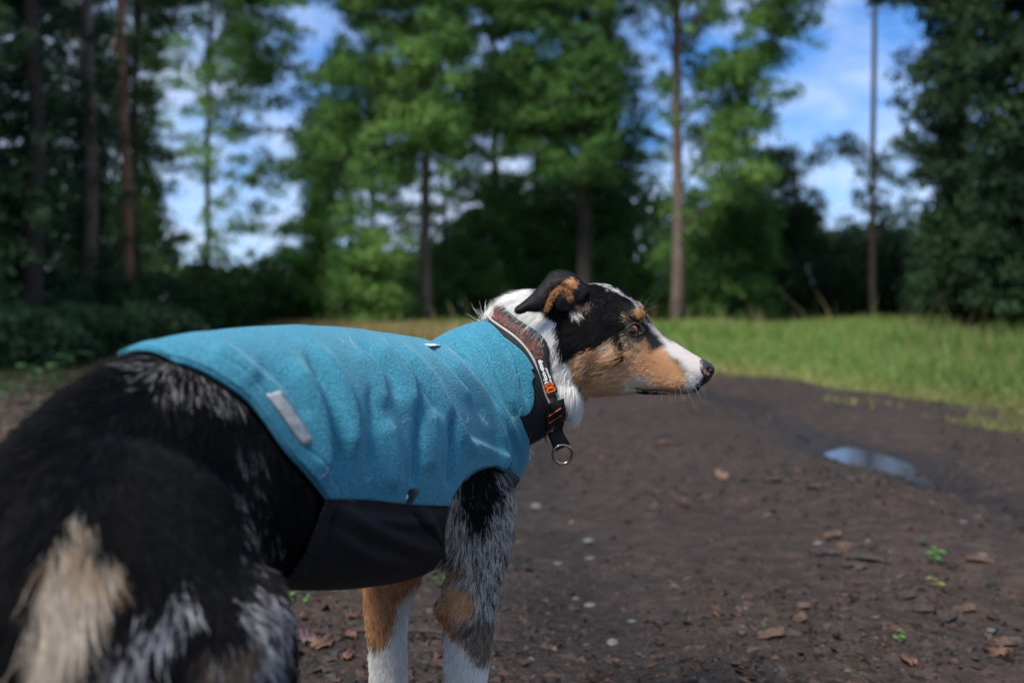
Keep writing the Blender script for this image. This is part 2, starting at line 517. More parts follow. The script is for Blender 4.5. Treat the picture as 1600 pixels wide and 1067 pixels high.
# ------------------------------------------------------------------ stones, bark, fallen leaves, sticks: each a thing
def rock_mesh(name, r, rng, squash=.55):
    bmm = bmesh.new(); bmesh.ops.create_icosphere(bmm, subdivisions=2, radius=1.0)
    ax = rng.uniform(.75, 1.25, 3) * np.array([1.15, .95, squash])
    pl = [(rng.normal(0, 1, 3), rng.uniform(.70, .92)) for _ in range(7)]
    for v in bmm.verts:
        p = np.array(v.co)
        for nrm, dd in pl:
            nn = nrm / np.linalg.norm(nrm); k = p @ nn - dd
            if k > 0: p = p - nn * k * .9
        p = p * ax * (1 + rng.normal(0, .02))
        v.co = p * r
    me = bpy.data.meshes.new(name); bmm.to_mesh(me); bmm.free()
    for p in me.polygons: p.use_smooth = True
    return me
stone_ms = [mat_plain("stone_pale", (.092, .087, .083), .8, .25, 60, .5), mat_plain("stone_grey", (.072, .072, .075), .75, .3, 60, .5), mat_plain("stone_tan", (.088, .064, .048), .8, .3, 60, .5)]
rng = np.random.default_rng(4)
STONES = [(957, 986, 11, 0, "pale flat stone, the largest lying in the open path right of the dog's legs"), (900, 915, 7, 0, "small pale stone left of a pair on the path"), (923, 926, 10, 0, "pale stone right of a pair on the path behind the dog's leg"),
          (838, 783, 11, 1, "grey stone beside the top of the dog's front leg"), (893, 806, 6, 2, "small tan stone on the path below the collar ring"), (920, 835, 11, 1, "flat grey stone on the path, in front of the reddish patch"),
          (922, 861, 8, 1, "grey stone just below the flat one on the path"), (872, 867, 8, 0, "pale round stone at the left of a loose row on the path"), (988, 956, 7, 1, "small dark grey stone above the largest pale one"),
          (1160, 934, 6, 0, "small bright round stone in the middle of the bare path"), (1164, 955, 6, 1, "little grey stone just below the bright round one"), (1160, 981, 5, 1, "tiny grey stone two below the bright round one"),
          (1277, 854, 9, 0, "pale angular stone lying among the bark pieces"), (1356, 852, 7, 1, "grey stone just beyond the bark pieces"), (1218, 1047, 9, 1, "blue-grey stone near the bottom edge of the path"),
          (1117, 1027, 7, 2, "tan pebble on the path near the bottom edge"), (1505, 823, 9, 1, "grey stone on the far right of the path below the puddle"), (1548, 985, 10, 1, "grey stone among the wet leaves at bottom right"),
          (1130, 752, 8, 2, "brown stone on the path, level with the puddle"), (808, 834, 5, 2, "tiny tan pebble just right of the front leg"), (1590, 1000, 9, 2, "tan stone at the bottom right corner of the path"),
          (1390, 870, 6, 1, "small grey stone behind the longest bark strip"), (1535, 880, 8, 1, "grey flat stone to the right of the green weed")]
for px, py, r, k, lab in STONES:
    g = ground_at(px, py); rr = r / F_PX * g[1] * 1.0
    o = link("stone", rock_mesh("stone", rr, rng), stone_ms[k], None, label=lab, cat="stone", group="stones lying on the dirt path")
    o.location = (g[0], g[1], uneven(g[:1], g[1:2])[0] + .004 + rr * .02); o.rotation_euler = (0, 0, rng.uniform(0, 6.28))
bark_ms = [mat_plain("bark_dark", (.030, .022, .019), .85, .4, 40, .8), mat_plain("bark_rust", (.070, .040, .027), .8, .35, 40, .8), mat_plain("stick_wood", (.045, .034, .028), .8, .4, 40, .8)]
def bark_mesh(name, L, W, T, rng):
    n, m = 9, 5
    R_ = []
    for k in range(n):
        t = k / (n - 1); w = W * (math.sin(math.pi * (.12 + .76 * t)) ** .5) * rng.uniform(.75, 1.1); h = T * rng.uniform(.7, 1.2)
        c = np.array([(t - .5) * L, rng.normal(0, W * .08), L * .05 * math.sin(math.pi * t)])
        pr = np.array([(-1, 0), (-.6, .75), (0, 1), (.6, .75), (1, 0), (.6, -.35), (-.6, -.35)])
        R_.append(c + np.stack([np.zeros(7), pr[:, 0] * w / 2, pr[:, 1] * h], 1))
    V, F, cap = rings_mesh(np.array(R_))
    return mesh_np(name, V, [F, cap], smooth=False)
BARK = [(1290, 873, 52, 15, 0, .2, "dark curled bark piece left of the pile of bark on the path"), (1318, 862, 26, 15, 1, .6, "reddish bark chip sticking up in the bark pile"), (1352, 884, 60, 12, 0, -.25, "longest dark bark strip in front of the bark pile"),
        (1335, 893, 40, 12, 0, -.1, "dark bark strip lowest in the bark pile"), (1300, 845, 30, 12, 1, .1, "rust-brown bark chip behind the bark pile"), (1206, 757, 34, 14, 0, .3, "dark lump of bark on the path left of the puddle"),
        (1205, 1000, 44, 16, 1, .2, "brown crumbly bark chunk on the bare path near the bottom"), (1416, 940, 34, 12, 0, .4, "dark bark piece left of the yellow weed"), (1440, 960, 40, 14, 0, -.5, "dark bark slab below the yellow weed"),
        (1505, 960, 36, 12, 1, .1, "rusty bark strip at the right, above the wet leaves"), (1480, 973, 36, 14, 0, .5, "dark bark slab at the right edge of the litter"), (1250, 977, 20, 13, 1, 1.0, "upright rust-brown chip right of the crumbly bark"),
        (1255, 958, 20, 10, 1, .2, "orange-brown chip on the path above the upright chip"), (1530, 890, 44, 10, 1, 0, "long flat brown bark strip right of the green weed"), (1570, 1010, 40, 14, 1, .3, "brown bark piece in the bottom right corner")]
for px, py, L, W, k, rz, lab in BARK:
    g = ground_at(px, py); s_ = g[1] / F_PX
    o = link("bark_piece", bark_mesh("bark_piece", L * s_, W * s_ * 1.5, .010 + .06 * W * s_, rng), bark_ms[k], None, label=lab, cat="bark", group="bark pieces lying on the dirt path")
    o.location = (g[0], g[1], uneven(g[:1], g[1:2])[0] + .010); o.rotation_euler = (rng.normal(0, .15), rng.normal(0, .12), rz)
g0, g1 = ground_at(630, 999), ground_at(705, 1003)
st_pts = cat_spline(np.array([g0 + [-.1, .02, .012], (g0 + g1) / 2 + [0, .01, .016], g1 + [.0, 0, .014], g1 + [.12, -.03, .012]]), 14)
tag(link("stick", tube_mesh(st_pts, np.linspace(.005, .0035, 14), 7, name="stick"), bark_ms[0]), "thin dark stick lying on the ground between the front legs", "stick")

def leaf_mesh(name, L, W, rng, lobes=5, curl=.25):
    """A fallen leaf: lobed outline, a raised midrib, real (thin) thickness."""
    n = 13
    up = []
    for k in range(n):
        t = k / (n - 1)
        w = W / 2 * math.sin(math.pi * t ** .8) * (1 + .35 * math.sin(t * lobes * 2 * math.pi)) + .001
        up.append((t * L - L / 2, w))
    V, F = [], []
    for x, w in up:
        z = curl * L * ((x / L) ** 2) + rng.normal(0, .004 * 1)
        V += [(x, w, z + curl * w * .7), (x, 0, z), (x, -w, z + curl * w * .7)]
    for k in range(n - 1):
        F += [(3 * k, 3 * k + 1, 3 * k + 4, 3 * k + 3), (3 * k + 1, 3 * k + 2, 3 * k + 5, 3 * k + 4)]
    return mesh_np(name, np.array(V), np.array(F))
leaf_ms = [mat_plain("dead_leaf_purple", (.080, .042, .040), .6, .35, 30, .4), mat_plain("dead_leaf_rust", (.105, .050, .032), .6, .35, 30, .4), mat_plain("dead_leaf_tan", (.15, .082, .042), .6, .3, 30, .4)]
LEAVES = [(478, 1006, 30, 24, 0, .4, "purplish brown fallen leaf beside the dog's hind leg"), (505, 1014, 28, 20, 1, -.5, "reddish brown fallen leaf touching the purplish one"), (475, 971, 12, 9, 2, .2, "small orange leaf lying below the vest's belly panel"),
          (552, 970, 26, 9, 1, .05, "narrow pinkish brown leaf left of the far front leg"), (483, 915, 14, 9, 1, .3, "little red-brown leaf under the vest's belly panel"), (548, 1002, 16, 9, 1, .9, "brown leaf right of the purplish one, near the far front leg"),
          (545, 1032, 18, 10, 1, -.3, "rust leaf low on the ground near the far front leg"), (1040, 695, 26, 14, 1, .2, "orange-brown leaf on the reddish patch of path behind the ring"), (1275, 770, 20, 12, 1, .5, "rust leaf on the path beside the lump of bark"),
          (1128, 748, 18, 12, 2, .1, "tan leaf lying beside the brown stone"), (1420, 1040, 22, 14, 1, .2, "brown wet leaf at the bottom right of the path"), (1560, 1025, 26, 16, 1, .8, "rust leaf in the bottom right corner")]
for px, py, L, W, k, rz, lab in LEAVES:
    g = ground_at(px, py); s_ = g[1] / F_PX
    o = link("fallen_leaf", leaf_mesh("fallen_leaf", L * s_ * 1.15, W * s_ * 2.4, rng), leaf_ms[k], None, label=lab, cat="leaf", group="fallen leaves on the ground")
    md = o.modifiers.new("thickness", 'SOLIDIFY'); md.thickness = .0012
    o.location = (g[0], g[1], uneven(g[:1], g[1:2])[0] + .012); o.rotation_euler = (rng.normal(0, .15), rng.normal(0, .15), rz)

# ------------------------------------------------------------------ leafy matter
def leaf_cloud(pts, size, rng, cols, tilt=.8):
    """One pointed, folded leaf (two quads) per point: arrays ready for a mesh."""
    n = len(pts)
    f = np.array([[0, 0, 0], [.5, .32, .10], [1, 0, 0], [.5, -.32, .10]]) - np.array([.5, 0, 0])
    a = rng.uniform(0, 6.283, n); el = rng.normal(0, tilt, n); ro = rng.normal(0, tilt, n)
    V = np.repeat(f[None], n, 0) * size[:, None, None]
    x, y, z = V[..., 0], V[..., 1], V[..., 2]
    c, s_ = np.cos(ro)[:, None], np.sin(ro)[:, None]; y, z = y * c - z * s_, y * s_ + z * c
    c, s_ = np.cos(el)[:, None], np.sin(el)[:, None]; x, z = x * c - z * s_, x * s_ + z * c
    c, s_ = np.cos(a)[:, None], np.sin(a)[:, None]; x, y = x * c - y * s_, x * s_ + y * c
    V = np.stack([x, y, z], -1) + pts[:, None]
    k = 4 * np.arange(n)[:, None]
    F = np.concatenate([k + np.array([[0, 1, 2]]), k + np.array([[0, 2, 3]])])
    return V.reshape(-1, 3), F, np.repeat(cols, 4, 0)
leaf_m = mat_attr("foliage", rough=.6, spec=.15, transl=.34)
def bark_tree(name, cols, scale=6.0):
    m, nt, b = new_mat(name)
    tcn = nt.nodes.new("ShaderNodeTexCoord"); mpn = nt.nodes.new("ShaderNodeMapping"); mpn.inputs["Scale"].default_value = (1, 1, .25)
    n = N(nt, "ShaderNodeTexNoise", Scale=scale, Detail=8.0, Roughness=.65)
    nt.links.new(tcn.outputs["Object"], mpn.inputs["Vector"]); nt.links.new(mpn.outputs["Vector"], n.inputs["Vector"])
    r = ramp(nt, [(.3, cols[0]), (.55, cols[1]), (.75, cols[2])])
    nt.links.new(n.outputs["Fac"], r.inputs["Fac"]); nt.links.new(r.outputs["Color"], b.inputs["Base Color"])
    b.inputs["Roughness"].default_value = .9
    bp = N(nt, "ShaderNodeBump", Strength=.8, Distance=.03); nt.links.new(n.outputs["Fac"], bp.inputs["Height"]); nt.links.new(bp.outputs["Normal"], b.inputs["Normal"])
    return m
BK_GREY = bark_tree("bark_grey_brown", [(.058, .043, .035), (.120, .090, .073), (.19, .148, .122)])
BK_DARK = bark_tree("bark_blackish", [(.012, .010, .009), (.030, .024, .020), (.055, .044, .036)])
BK_PINE = bark_tree("bark_pine_orange", [(.12, .056, .034), (.26, .125, .075), (.36, .19, .12)])

# ------------------------------------------------------------------ the wood: where the foliage of each tree stands (40 px squares of the view)
# kinds: 1 left wood, 2 birch, 3 maples, 4 young maples, 5 dark shrubs, 6 tall tree, 7 young beeches, 8 bare pine, 9 far shrubs, 10 right-hand trees;
# each row is kind, run length, kind, run length ...; minus = thin foliage, 0 = open sky
FOLIAGE_ROWS = [
    [1, 7, 2, 3, -2, 1, 0, 2, -3, 1, 3, 11, -3, 1, -6, 1, 6, 5, 0, 4, 10, 4],
    [1, 6, -2, 1, 2, 3, -2, 2, 0, 1, -3, 1, 3, 10, -3, 2, -6, 2, 6, 3, -6, 1, 0, 4, 10, 4],
    [1, 6, -2, 1, 2, 4, -2, 1, -3, 1, 3, 12, -3, 1, -6, 1, 6, 3, -6, 1, 0, 4, -10, 1, 10, 4],
    [1, 6, -2, 2, 2, 3, -2, 1, -3, 2, 3, 11, -3, 1, -6, 1, 6, 3, -6, 1, 0, 4, -10, 1, 10, 4],
    [1, 6, -2, 2, -2, 1, -2, 3, -3, 1, 3, 12, -3, 1, -6, 1, 6, 3, 0, 5, -10, 1, 10, 4],
    [1, 6, -1, 1, -2, 5, 3, 6, -3, 2, 3, 2, -3, 1, 3, 2, -3, 1, -6, 1, 6, 2, -6, 1, 0, 2, -8, 3, -10, 1, 10, 4],
    [1, 6, -1, 1, -2, 4, -3, 1, 3, 4, -3, 5, 3, 4, -3, 1, 0, 1, 6, 3, 7, 1, -7, 1, 0, 1, -8, 3, 10, 4],
    [1, 6, -1, 1, 0, 1, -2, 4, 4, 3, -3, 4, 5, 6, -3, 1, -6, 1, 6, 2, 7, 2, -7, 1, 0, 1, -8, 1, -8, 1, -8, 1, -10, 1, 10, 3],
    [1, 6, -1, 1, 0, 1, -2, 2, -4, 1, 4, 3, -3, 4, 5, 7, -5, 1, -6, 1, 6, 1, 7, 4, 0, 1, -8, 1, -8, 1, -8, 1, 10, 4],
    [1, 6, -1, 1, -2, 3, -4, 1, 4, 4, -4, 1, -5, 1, 5, 7, -5, 1, 6, 2, 7, 4, 9, 5, 10, 4],
    [1, 6, -2, 1, -1, 1, -4, 3, 4, 4, -4, 1, -5, 1, 5, 9, 6, 1, 7, 4, 9, 5, 10, 4],
    [1, 4, -1, 1, 1, 1, -1, 2, -4, 1, 4, 7, 5, 11, 7, 4, 9, 5, 10, 4],
    [0, 10, 4, 6, 5, 11, 7, 4, 9, 9]]
MAP = [[k for k, m in zip(r[::2], r[1::2]) for _ in range(m)] for r in FOLIAGE_ROWS]
# things: kind, column span, depth, leaf size, greens (dark, mid, light), leaf count factor, trunk (px at the foot, px at top, width px, top row, bark), name, category, label
GD = [(.018, .040, .017), (.036, .076, .026), (.058, .115, .036)]
GL = [(.044, .110, .034), (.100, .220, .058), (.175, .310, .080)]
GM = [(.054, .135, .032), (.098, .240, .052), (.150, .310, .070)]
GDD = [(.014, .032, .018), (.028, .060, .030), (.046, .094, .040)]  # darkest greens: deep shade of the wood put into the leaf colour
GDM = [(.040, .096, .036), (.085, .185, .056), (.135, .26, .074)]
TREES = [
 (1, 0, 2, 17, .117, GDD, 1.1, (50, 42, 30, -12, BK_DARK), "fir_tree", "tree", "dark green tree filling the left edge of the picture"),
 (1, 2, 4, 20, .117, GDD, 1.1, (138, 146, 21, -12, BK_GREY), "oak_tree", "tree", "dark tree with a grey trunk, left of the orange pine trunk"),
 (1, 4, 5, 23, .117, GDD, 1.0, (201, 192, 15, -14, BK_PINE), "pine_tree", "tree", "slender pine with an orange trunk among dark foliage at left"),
 (1, 5, 8, 26, .117, GD, 1.0, (214, 222, 15, -12, BK_DARK), "oak_tree", "tree", "dark tree with a shaded trunk just right of the orange pine"),
 (2, 6, 12, 34, .133, GL, .85, (327, 326, 10, -10, BK_DARK), "birch_tree", "tree", "thin tree with a straight dark stem in the left sky gap"),
 (3, 11, 18, 27, .133, GL, .95, (668, 655, 18, -10, BK_GREY), "maple_tree", "tree", "spreading green tree with a pale thin trunk behind the dog's back"),
 (3, 18, 24, 29, .133, GL, 1.0, (914, 905, 24, -10, BK_DARK), "maple_tree", "tree", "large leafy tree with a dark trunk rising behind the dog's ear"),
 (3, 22, 27, 35, .133, GL, .8, (958, 945, 22, -10, BK_GREY), "oak_tree", "tree", "tree with a grey upper trunk half hidden behind the large leafy one"),
 (3, 15, 22, 41, .15, GL, .9, (772, 776, 12, -8, BK_DARK), "maple_tree", "tree", "farther leafy tree showing between the two large ones, above the dog's back"),
 (3, 11, 15, 39, .15, GL, .9, (585, 580, 10, -8, BK_DARK), "maple_tree", "tree", "farther leafy tree to the right of the left sky gap"),
 (4, 10, 13, 30, .125, GM, 1.0, (500, 505, 9, 6, BK_DARK), "young_maple", "tree", "bright green young tree with foliage low beside the left sky gap"),
 (4, 13, 17, 26, .125, GL, 1.0, (545, 538, 12, 6, BK_DARK), "young_maple", "tree", "mid-green young tree behind the middle of the dog's back"),
 (5, 16, 20, 32, .148, GDM, 1.1, (690, 692, 11, 5, BK_DARK), "hazel_shrub", "shrub", "dark shrub right of the pale thin trunk"),
 (5, 20, 24, 34, .148, GDM, 1.1, (842, 840, 14, 5, BK_DARK), "hazel_shrub", "shrub", "dark shaded shrub behind the dog's neck"),
 (5, 23, 27, 33, .148, GDM, 1.1, (985, 987, 12, 5, BK_DARK), "hazel_shrub", "shrub", "dark shrub left of the leaning pale trunk, above the dog's head"),
 (6, 25, 32, 27.5, .133, GL, .85, (1058, 1068, 19, -12, BK_GREY), "oak_tree", "tree", "tall tree with a pale brown trunk standing behind the dog's nose"),
 (7, 27, 30, 31, .14, GL, 1.1, (1150, 1150, 10, 6, BK_DARK), "young_beech", "tree", "bushy green tree just right of the tall pale-trunked one"),
 (7, 29, 32, 35, .14, GD, 1.1, (1240, 1240, 10, 6, BK_DARK), "young_beech", "tree", "rounded dark green tree at the foot of the right sky gap"),
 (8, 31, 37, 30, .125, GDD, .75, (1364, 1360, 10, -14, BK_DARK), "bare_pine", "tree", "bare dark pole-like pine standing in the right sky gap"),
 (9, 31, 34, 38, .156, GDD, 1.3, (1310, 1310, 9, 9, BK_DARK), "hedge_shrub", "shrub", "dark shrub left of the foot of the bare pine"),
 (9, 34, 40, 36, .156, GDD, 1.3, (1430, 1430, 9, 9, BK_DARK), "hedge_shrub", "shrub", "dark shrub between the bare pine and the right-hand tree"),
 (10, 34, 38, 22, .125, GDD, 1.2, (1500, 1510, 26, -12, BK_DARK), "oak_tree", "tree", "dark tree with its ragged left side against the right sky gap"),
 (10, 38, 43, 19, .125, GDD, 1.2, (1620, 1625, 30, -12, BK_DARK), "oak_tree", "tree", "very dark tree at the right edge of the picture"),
]
def tree_points(kind, c0, c1_):
    cells = []
    for r, row in enumerate(MAP):
        for c in range(max(c0, 0), min(c1_, 40)):
            if abs(row[c]) == kind:
                cells.append((c, r, 1.0 if row[c] > 0 else .50))
    if kind == 1 and c0 == 0:
        cells += [(c, r, 1.0) for c in range(-5, 0) for r in range(13)]
    if kind == 10 and c1_ == 43:
        cells += [(c, r, 1.0) for c in range(40, 45) for r in range(13)]
    if kind in (1, 2, 3, 6, 10):
        a, b_ = max(c0, -5), c1_
        if kind == 1 and c0 == 0: a = -5
        if kind == 10 and c1_ == 43: b_ = 45
        cells += [(c, r, .8) for c in range(a, b_) for r in range(-8, 0)]
    return cells
trees_made = []
for ti, (let, c0, c1_, D, lsz, G, dens, trunk, name, cat, lab) in enumerate(TREES):
    rng = np.random.default_rng(100 + ti)
    lsz = lsz * .85
    fx, tx, wpx, toprow, bk = trunk
    foot = ground_at(fx, 480 + H_CAM * F_PX / D); foot[2] = uneven(foot[:1], foot[1:2])[0]
    root = empty(name, foot - [0, 0, .05], label=lab, cat=cat)
    cells = tree_points(let, c0, c1_)
    pts = []; clump_c = []
    for c, r, w in cells:
        scale = 40 / F_PX * D
        dense_cell = w > .6
        thin = np.clip(noise_np(np.array([[c * .62 + ti, r * .62, 3.3]]), 1.0, 5, 2)[0] * 3.2 - .75, .30, 1.3) if (let in (2, 3, 4, 6) and dense_cell) else 1.0
        nb = rng.poisson((13.0 if dense_cell else 5.2) * thin * min(dens, 1.15))
        if nb == 0: continue
        cx = rng.uniform(-.05, 1.05, nb); cy = rng.uniform(-.05, 1.05, nb)
        near_trunk = let in (1, 6, 8) and abs((c + .5) * 40 - (fx + (tx - fx) * np.clip(1 - r / 12.5, 0, 1))) < 48
        dd = rng.uniform(-1, 1, nb) * min(2.2, .07 * D)
        if near_trunk: dd = np.where(rng.random(nb) < (.62 if let == 6 else .85), np.abs(dd) + .9, dd)
        # a spray of leaves at the end of each twig: dense inside, open between the sprays
        size = rng.uniform(.65, 1.35, nb) * (1.0 if dense_cell else .8)
        per = rng.poisson(1.15 * (size * .72 * scale) ** 2 / (lsz**2 * .32) * 1.15)
        which = np.repeat(np.arange(nb), per); cnt = len(which)
        if cnt == 0: continue
        gx, gy = rng.normal(0, 1, cnt), rng.normal(0, 1, cnt)
        x = (c + cx[which]) * 40 + gx * 10.5 * size[which]; y = (r + cy[which]) * 40 + gy * 6.5 * size[which] + .25 * np.abs(gx) * 10 * size[which]
        Y = D + dd[which] + rng.normal(0, .22, cnt)
        base = at(0, 0, 1)
        xw = (x - 800) / F_PX; v = -(y - 533.5) / F_PX
        d1 = CA + v * SA; d2 = -SA + v * CA
        P = np.stack([xw / d1 * Y, Y, H_CAM + d2 / d1 * Y], 1)
        pts.append(P)
        for k in range(nb):
            X = (c + cx[k]) * 40; Yp = (r + cy[k]) * 40
            clump_c.append(at(X, Yp, D + dd[k]))
    P = np.vstack(pts); P = P[P[:, 2] > .05]
    leaf_tone = noise_np(P, .55, ti + 3, 3)  # patches of lighter and darker leaves, spread by noise alone
    t = np.clip((leaf_tone - .5) * 1.9 + .5 + rng.normal(0, .20, len(P)), 0, 1)[:, None]
    C = np.where(t < .5, np.array(G[0]) * (1 - 2 * t) + np.array(G[1]) * 2 * t, np.array(G[1]) * (2 - 2 * t) + np.array(G[2]) * (2 * t - 1))
    yel = (rng.random(len(P)) < .05)[:, None]
    C = np.where(yel, C * np.array([1.7, 1.2, .9]), C)
    V, F, Cc = leaf_cloud(P, lsz * rng.uniform(.7, 1.3, len(P)), rng, C)
    me = mesh_np("crown", V, F, smooth=False); set_color(me, Cc)
    crown = link("crown", me, leaf_m, root); crown["kind"] = "stuff"
    # trunk and limbs
    top = at(tx, toprow * 40, D) if toprow < 0 else at(tx, toprow * 40, D)
    n = 16; tt = np.linspace(0, 1, n)[:, None]
    line = foot * (1 - tt) + top * tt + np.stack([.10 * np.sin(tt[:, 0] * 5 + ti), .08 * np.cos(tt[:, 0] * 4 + ti), 0 * tt[:, 0]], 1) * np.minimum(tt * 3, 1)
    line[0] = foot - [0, 0, .1]
    r0 = wpx / 2 / F_PX * D
    rad = r0 * (1.0 - .62 * tt[:, 0]) * (1 + .55 * np.exp(-tt[:, 0] * 26))
    trunk_o = link("trunk", tube_mesh(line, rad, 10, name="trunk"), bk, root)
    cc = np.array(clump_c); rng.shuffle(cc)
    nl = min(len(cc), 26 if let in (1, 2, 3, 6, 10) else 12)
    vs, fs, off = [], [], 0
    for q in cc[:nl]:
        zt = min(max((q[2] - foot[2]) * .80 - .3, .25), top[2] - .3)
        u = np.clip((zt - foot[2]) / (top[2] - foot[2]), .02, .98)
        st0 = np.array([np.interp(u, tt[:, 0], line[:, k]) for k in range(3)])
        if np.linalg.norm(q - st0) > 9 or (let == 1 and q[2] < 6.5): continue
        mid = (st0 + q) / 2 + rng.normal(0, .15, 3) + [0, 0, .12 * np.linalg.norm(q - st0)]
        L_ = cat_spline(np.array([st0, mid, q]), 7)
        rr = max(r0 * .28, .018) * (1 - .5 * u)
        tm = tube_mesh(L_, np.linspace(rr, rr * .25, 7), 5, name="limb")
        v = verts_of(tm); vs.append(v)
        for p in tm.polygons: fs.append(tuple(off + k for k in p.vertices))
        off += len(v); bpy.data.meshes.remove(tm)
    if vs:
        lm = bpy.data.meshes.new("limbs"); lm.from_pydata([tuple(v) for v in np.vstack(vs)], [], fs); lm.update()
        link("limbs", lm, bk, root, kind="stuff")
    trees_made.append(root)

# far-off wood behind them: one mass, low in the gaps
rng = np.random.default_rng(77)
n = 34000
X = rng.uniform(-75, 75, n); Y = rng.uniform(46, 62, n)
pxx = 800 + X / Y * F_PX
hz = np.interp(pxx, [-600, 0, 240, 280, 470, 500, 560, 700, 760, 1050, 1260, 1300, 1440, 1480, 1700, 2300], [9, 9, 7, 2.6, 2.6, 5, 3.2, 3.6, 6.5, 6.5, 5.0, 4.4, 4.4, 8, 9, 9])
hz = hz * (1 + .35 * (noise_np(np.stack([X, 0 * X, 0 * X], 1), .35, 6, 3) - .5))
Z = hz * rng.random(n) ** .8
P = np.stack([X, Y, Z], 1)
# the same wood closes the view to the left and right, outside the picture
m = 26000
sx = np.where(rng.random(m) < .6, rng.uniform(-40, -24, m), rng.uniform(30, 46, m)); sy = rng.uniform(-12, 48, m)
P = np.vstack([P, np.stack([sx, sy, 9 * rng.random(m) ** .8], 1)]); n = len(P)
t = np.clip(noise_np(P, .3, 9, 3) + rng.normal(0, .15, n), 0, 1)[:, None]
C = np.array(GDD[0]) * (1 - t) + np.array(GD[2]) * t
V, F, Cc = leaf_cloud(P, rng.uniform(.5, .9, n), rng, C)
me = mesh_np("far_wood", V, F, smooth=False); set_color(me, Cc)
link("far_wood", me, leaf_m, None, kind="stuff", label="far-off dark wood behind the trees")

# low bushes along the foot of the wood
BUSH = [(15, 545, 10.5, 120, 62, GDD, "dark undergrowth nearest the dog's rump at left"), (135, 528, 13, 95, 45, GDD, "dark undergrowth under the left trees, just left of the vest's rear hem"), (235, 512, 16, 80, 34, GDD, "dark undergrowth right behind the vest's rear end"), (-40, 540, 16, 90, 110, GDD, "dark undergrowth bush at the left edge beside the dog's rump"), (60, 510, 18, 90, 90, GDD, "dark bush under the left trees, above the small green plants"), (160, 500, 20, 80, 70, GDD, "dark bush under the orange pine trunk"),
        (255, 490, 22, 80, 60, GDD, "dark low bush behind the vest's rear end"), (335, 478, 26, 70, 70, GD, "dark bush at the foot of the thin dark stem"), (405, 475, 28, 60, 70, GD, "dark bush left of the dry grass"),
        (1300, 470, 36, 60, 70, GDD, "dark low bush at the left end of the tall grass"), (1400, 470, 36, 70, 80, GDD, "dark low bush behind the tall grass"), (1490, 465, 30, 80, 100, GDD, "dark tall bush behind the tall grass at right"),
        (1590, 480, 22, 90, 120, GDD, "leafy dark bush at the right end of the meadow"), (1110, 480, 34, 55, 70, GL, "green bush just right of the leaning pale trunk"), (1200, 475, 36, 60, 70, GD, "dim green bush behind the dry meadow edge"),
        (470, 470, 30, 50, 70, GM, "bright green bush at the right side of the left sky gap"), (600, 470, 32, 50, 60, GD, "dark green bush behind the dip in the dog's back"), (760, 455, 36, 55, 80, GDD, "dark bush left of the dog's ear"), (1000, 460, 36, 45, 70, GDD, "black-green bush between the dark trunk and the leaning one")]
for bi, (px, py, D, rx, ry, G, lab) in enumerate(BUSH):
    rng = np.random.default_rng(300 + bi)
    sc_ = D / F_PX
    n = int(2600 * (rx * ry) / 4200)
    c = at(px, py, D); 
    u = rng.normal(0, 1, (n, 3)); u /= np.linalg.norm(u, axis=1)[:, None]; u *= rng.random((n, 1)) ** .45
    lump = 1 + .45 * (noise_np(u * 1.0, 2.0, bi, 2) - .5)
    P = c + u * np.array([rx, rx * .8, ry]) * sc_ * lump[:, None] * 1.1
    low = P[:, 2] < .05; P[low, 2] = rng.uniform(.05, c[2] + .1, low.sum())
    t = np.clip(noise_np(P, 1.2, bi, 3) + rng.normal(0, .2, n), 0, 1)[:, None]
    C = np.array(G[0]) * (1 - t) + np.array(G[2]) * t
    V, F, Cc = leaf_cloud(P, rng.uniform(.09, .17, n), rng, C)
    foot = np.array([c[0], c[1], 0])
    root = empty("bush", foot, label=lab, cat="bush", group="bushes along the foot of the wood")
    me = mesh_np("foliage", V, F, smooth=False); set_color(me, Cc)
    link("foliage", me, leaf_m, root, kind="stuff")
    stm = []; fs = []; off = 0
    for k in range(5):
        e = c + np.array([rng.normal(0, rx * .5), rng.normal(0, rx * .4), rng.uniform(0, ry * .5)]) * sc_
        L_ = cat_spline(np.array([foot + [rng.normal(0, .08), rng.normal(0, .08), -.05], (foot + e) / 2 + rng.normal(0, .06, 3), e]), 6)
        tm = tube_mesh(L_, np.linspace(.025, .008, 6), 5); v = verts_of(tm); stm.append(v)
        for p in tm.polygons: fs.append(tuple(off + q for q in p.vertices))
        off += len(v); bpy.data.meshes.remove(tm)
    lm = bpy.data.meshes.new("stems"); lm.from_pydata([tuple(v) for v in np.vstack(stm)], [], fs); lm.update()
    link("stems", lm, BK_DARK, root, kind="stuff")

# trees that stand beside the view
for bi, (x, y, hgt, rr) in enumerate([(-10, 7, 12, 4.0), (12.5, 13, 11, 3.6)]):
    rng = np.random.default_rng(500 + bi)
    root = empty("oak_tree", (x, y, 0), label=["tall dark tree standing left of the path beside the camera", "tall dark tree beyond the right edge of the meadow"][bi], cat="tree")
    n = 3800
    u = rng.normal(0, 1, (n, 3)); u /= np.linalg.norm(u, axis=1)[:, None]; u *= rng.random((n, 1)) ** .4
    P = np.array([x, y, hgt * .62]) + u * np.array([rr, rr, hgt * .40]) * (1 + .5 * (noise_np(u, 1.8, bi, 2) - .5))[:, None]
    t = rng.random((n, 1)); C = np.array(GD[0]) * (1 - t) + np.array(GD[2]) * t
    V, F, Cc = leaf_cloud(P, rng.uniform(.25, .45, n), rng, C)
    me = mesh_np("crown", V, F, smooth=False); set_color(me, Cc); link("crown", me, leaf_m, root, kind="stuff")
    L_ = cat_spline(np.array([[x, y, -.1], [x + .1, y, hgt * .4], [x, y + .1, hgt * .9]]), 10)
    link("trunk", tube_mesh(L_, np.linspace(.28, .06, 10), 10), BK_DARK, root)

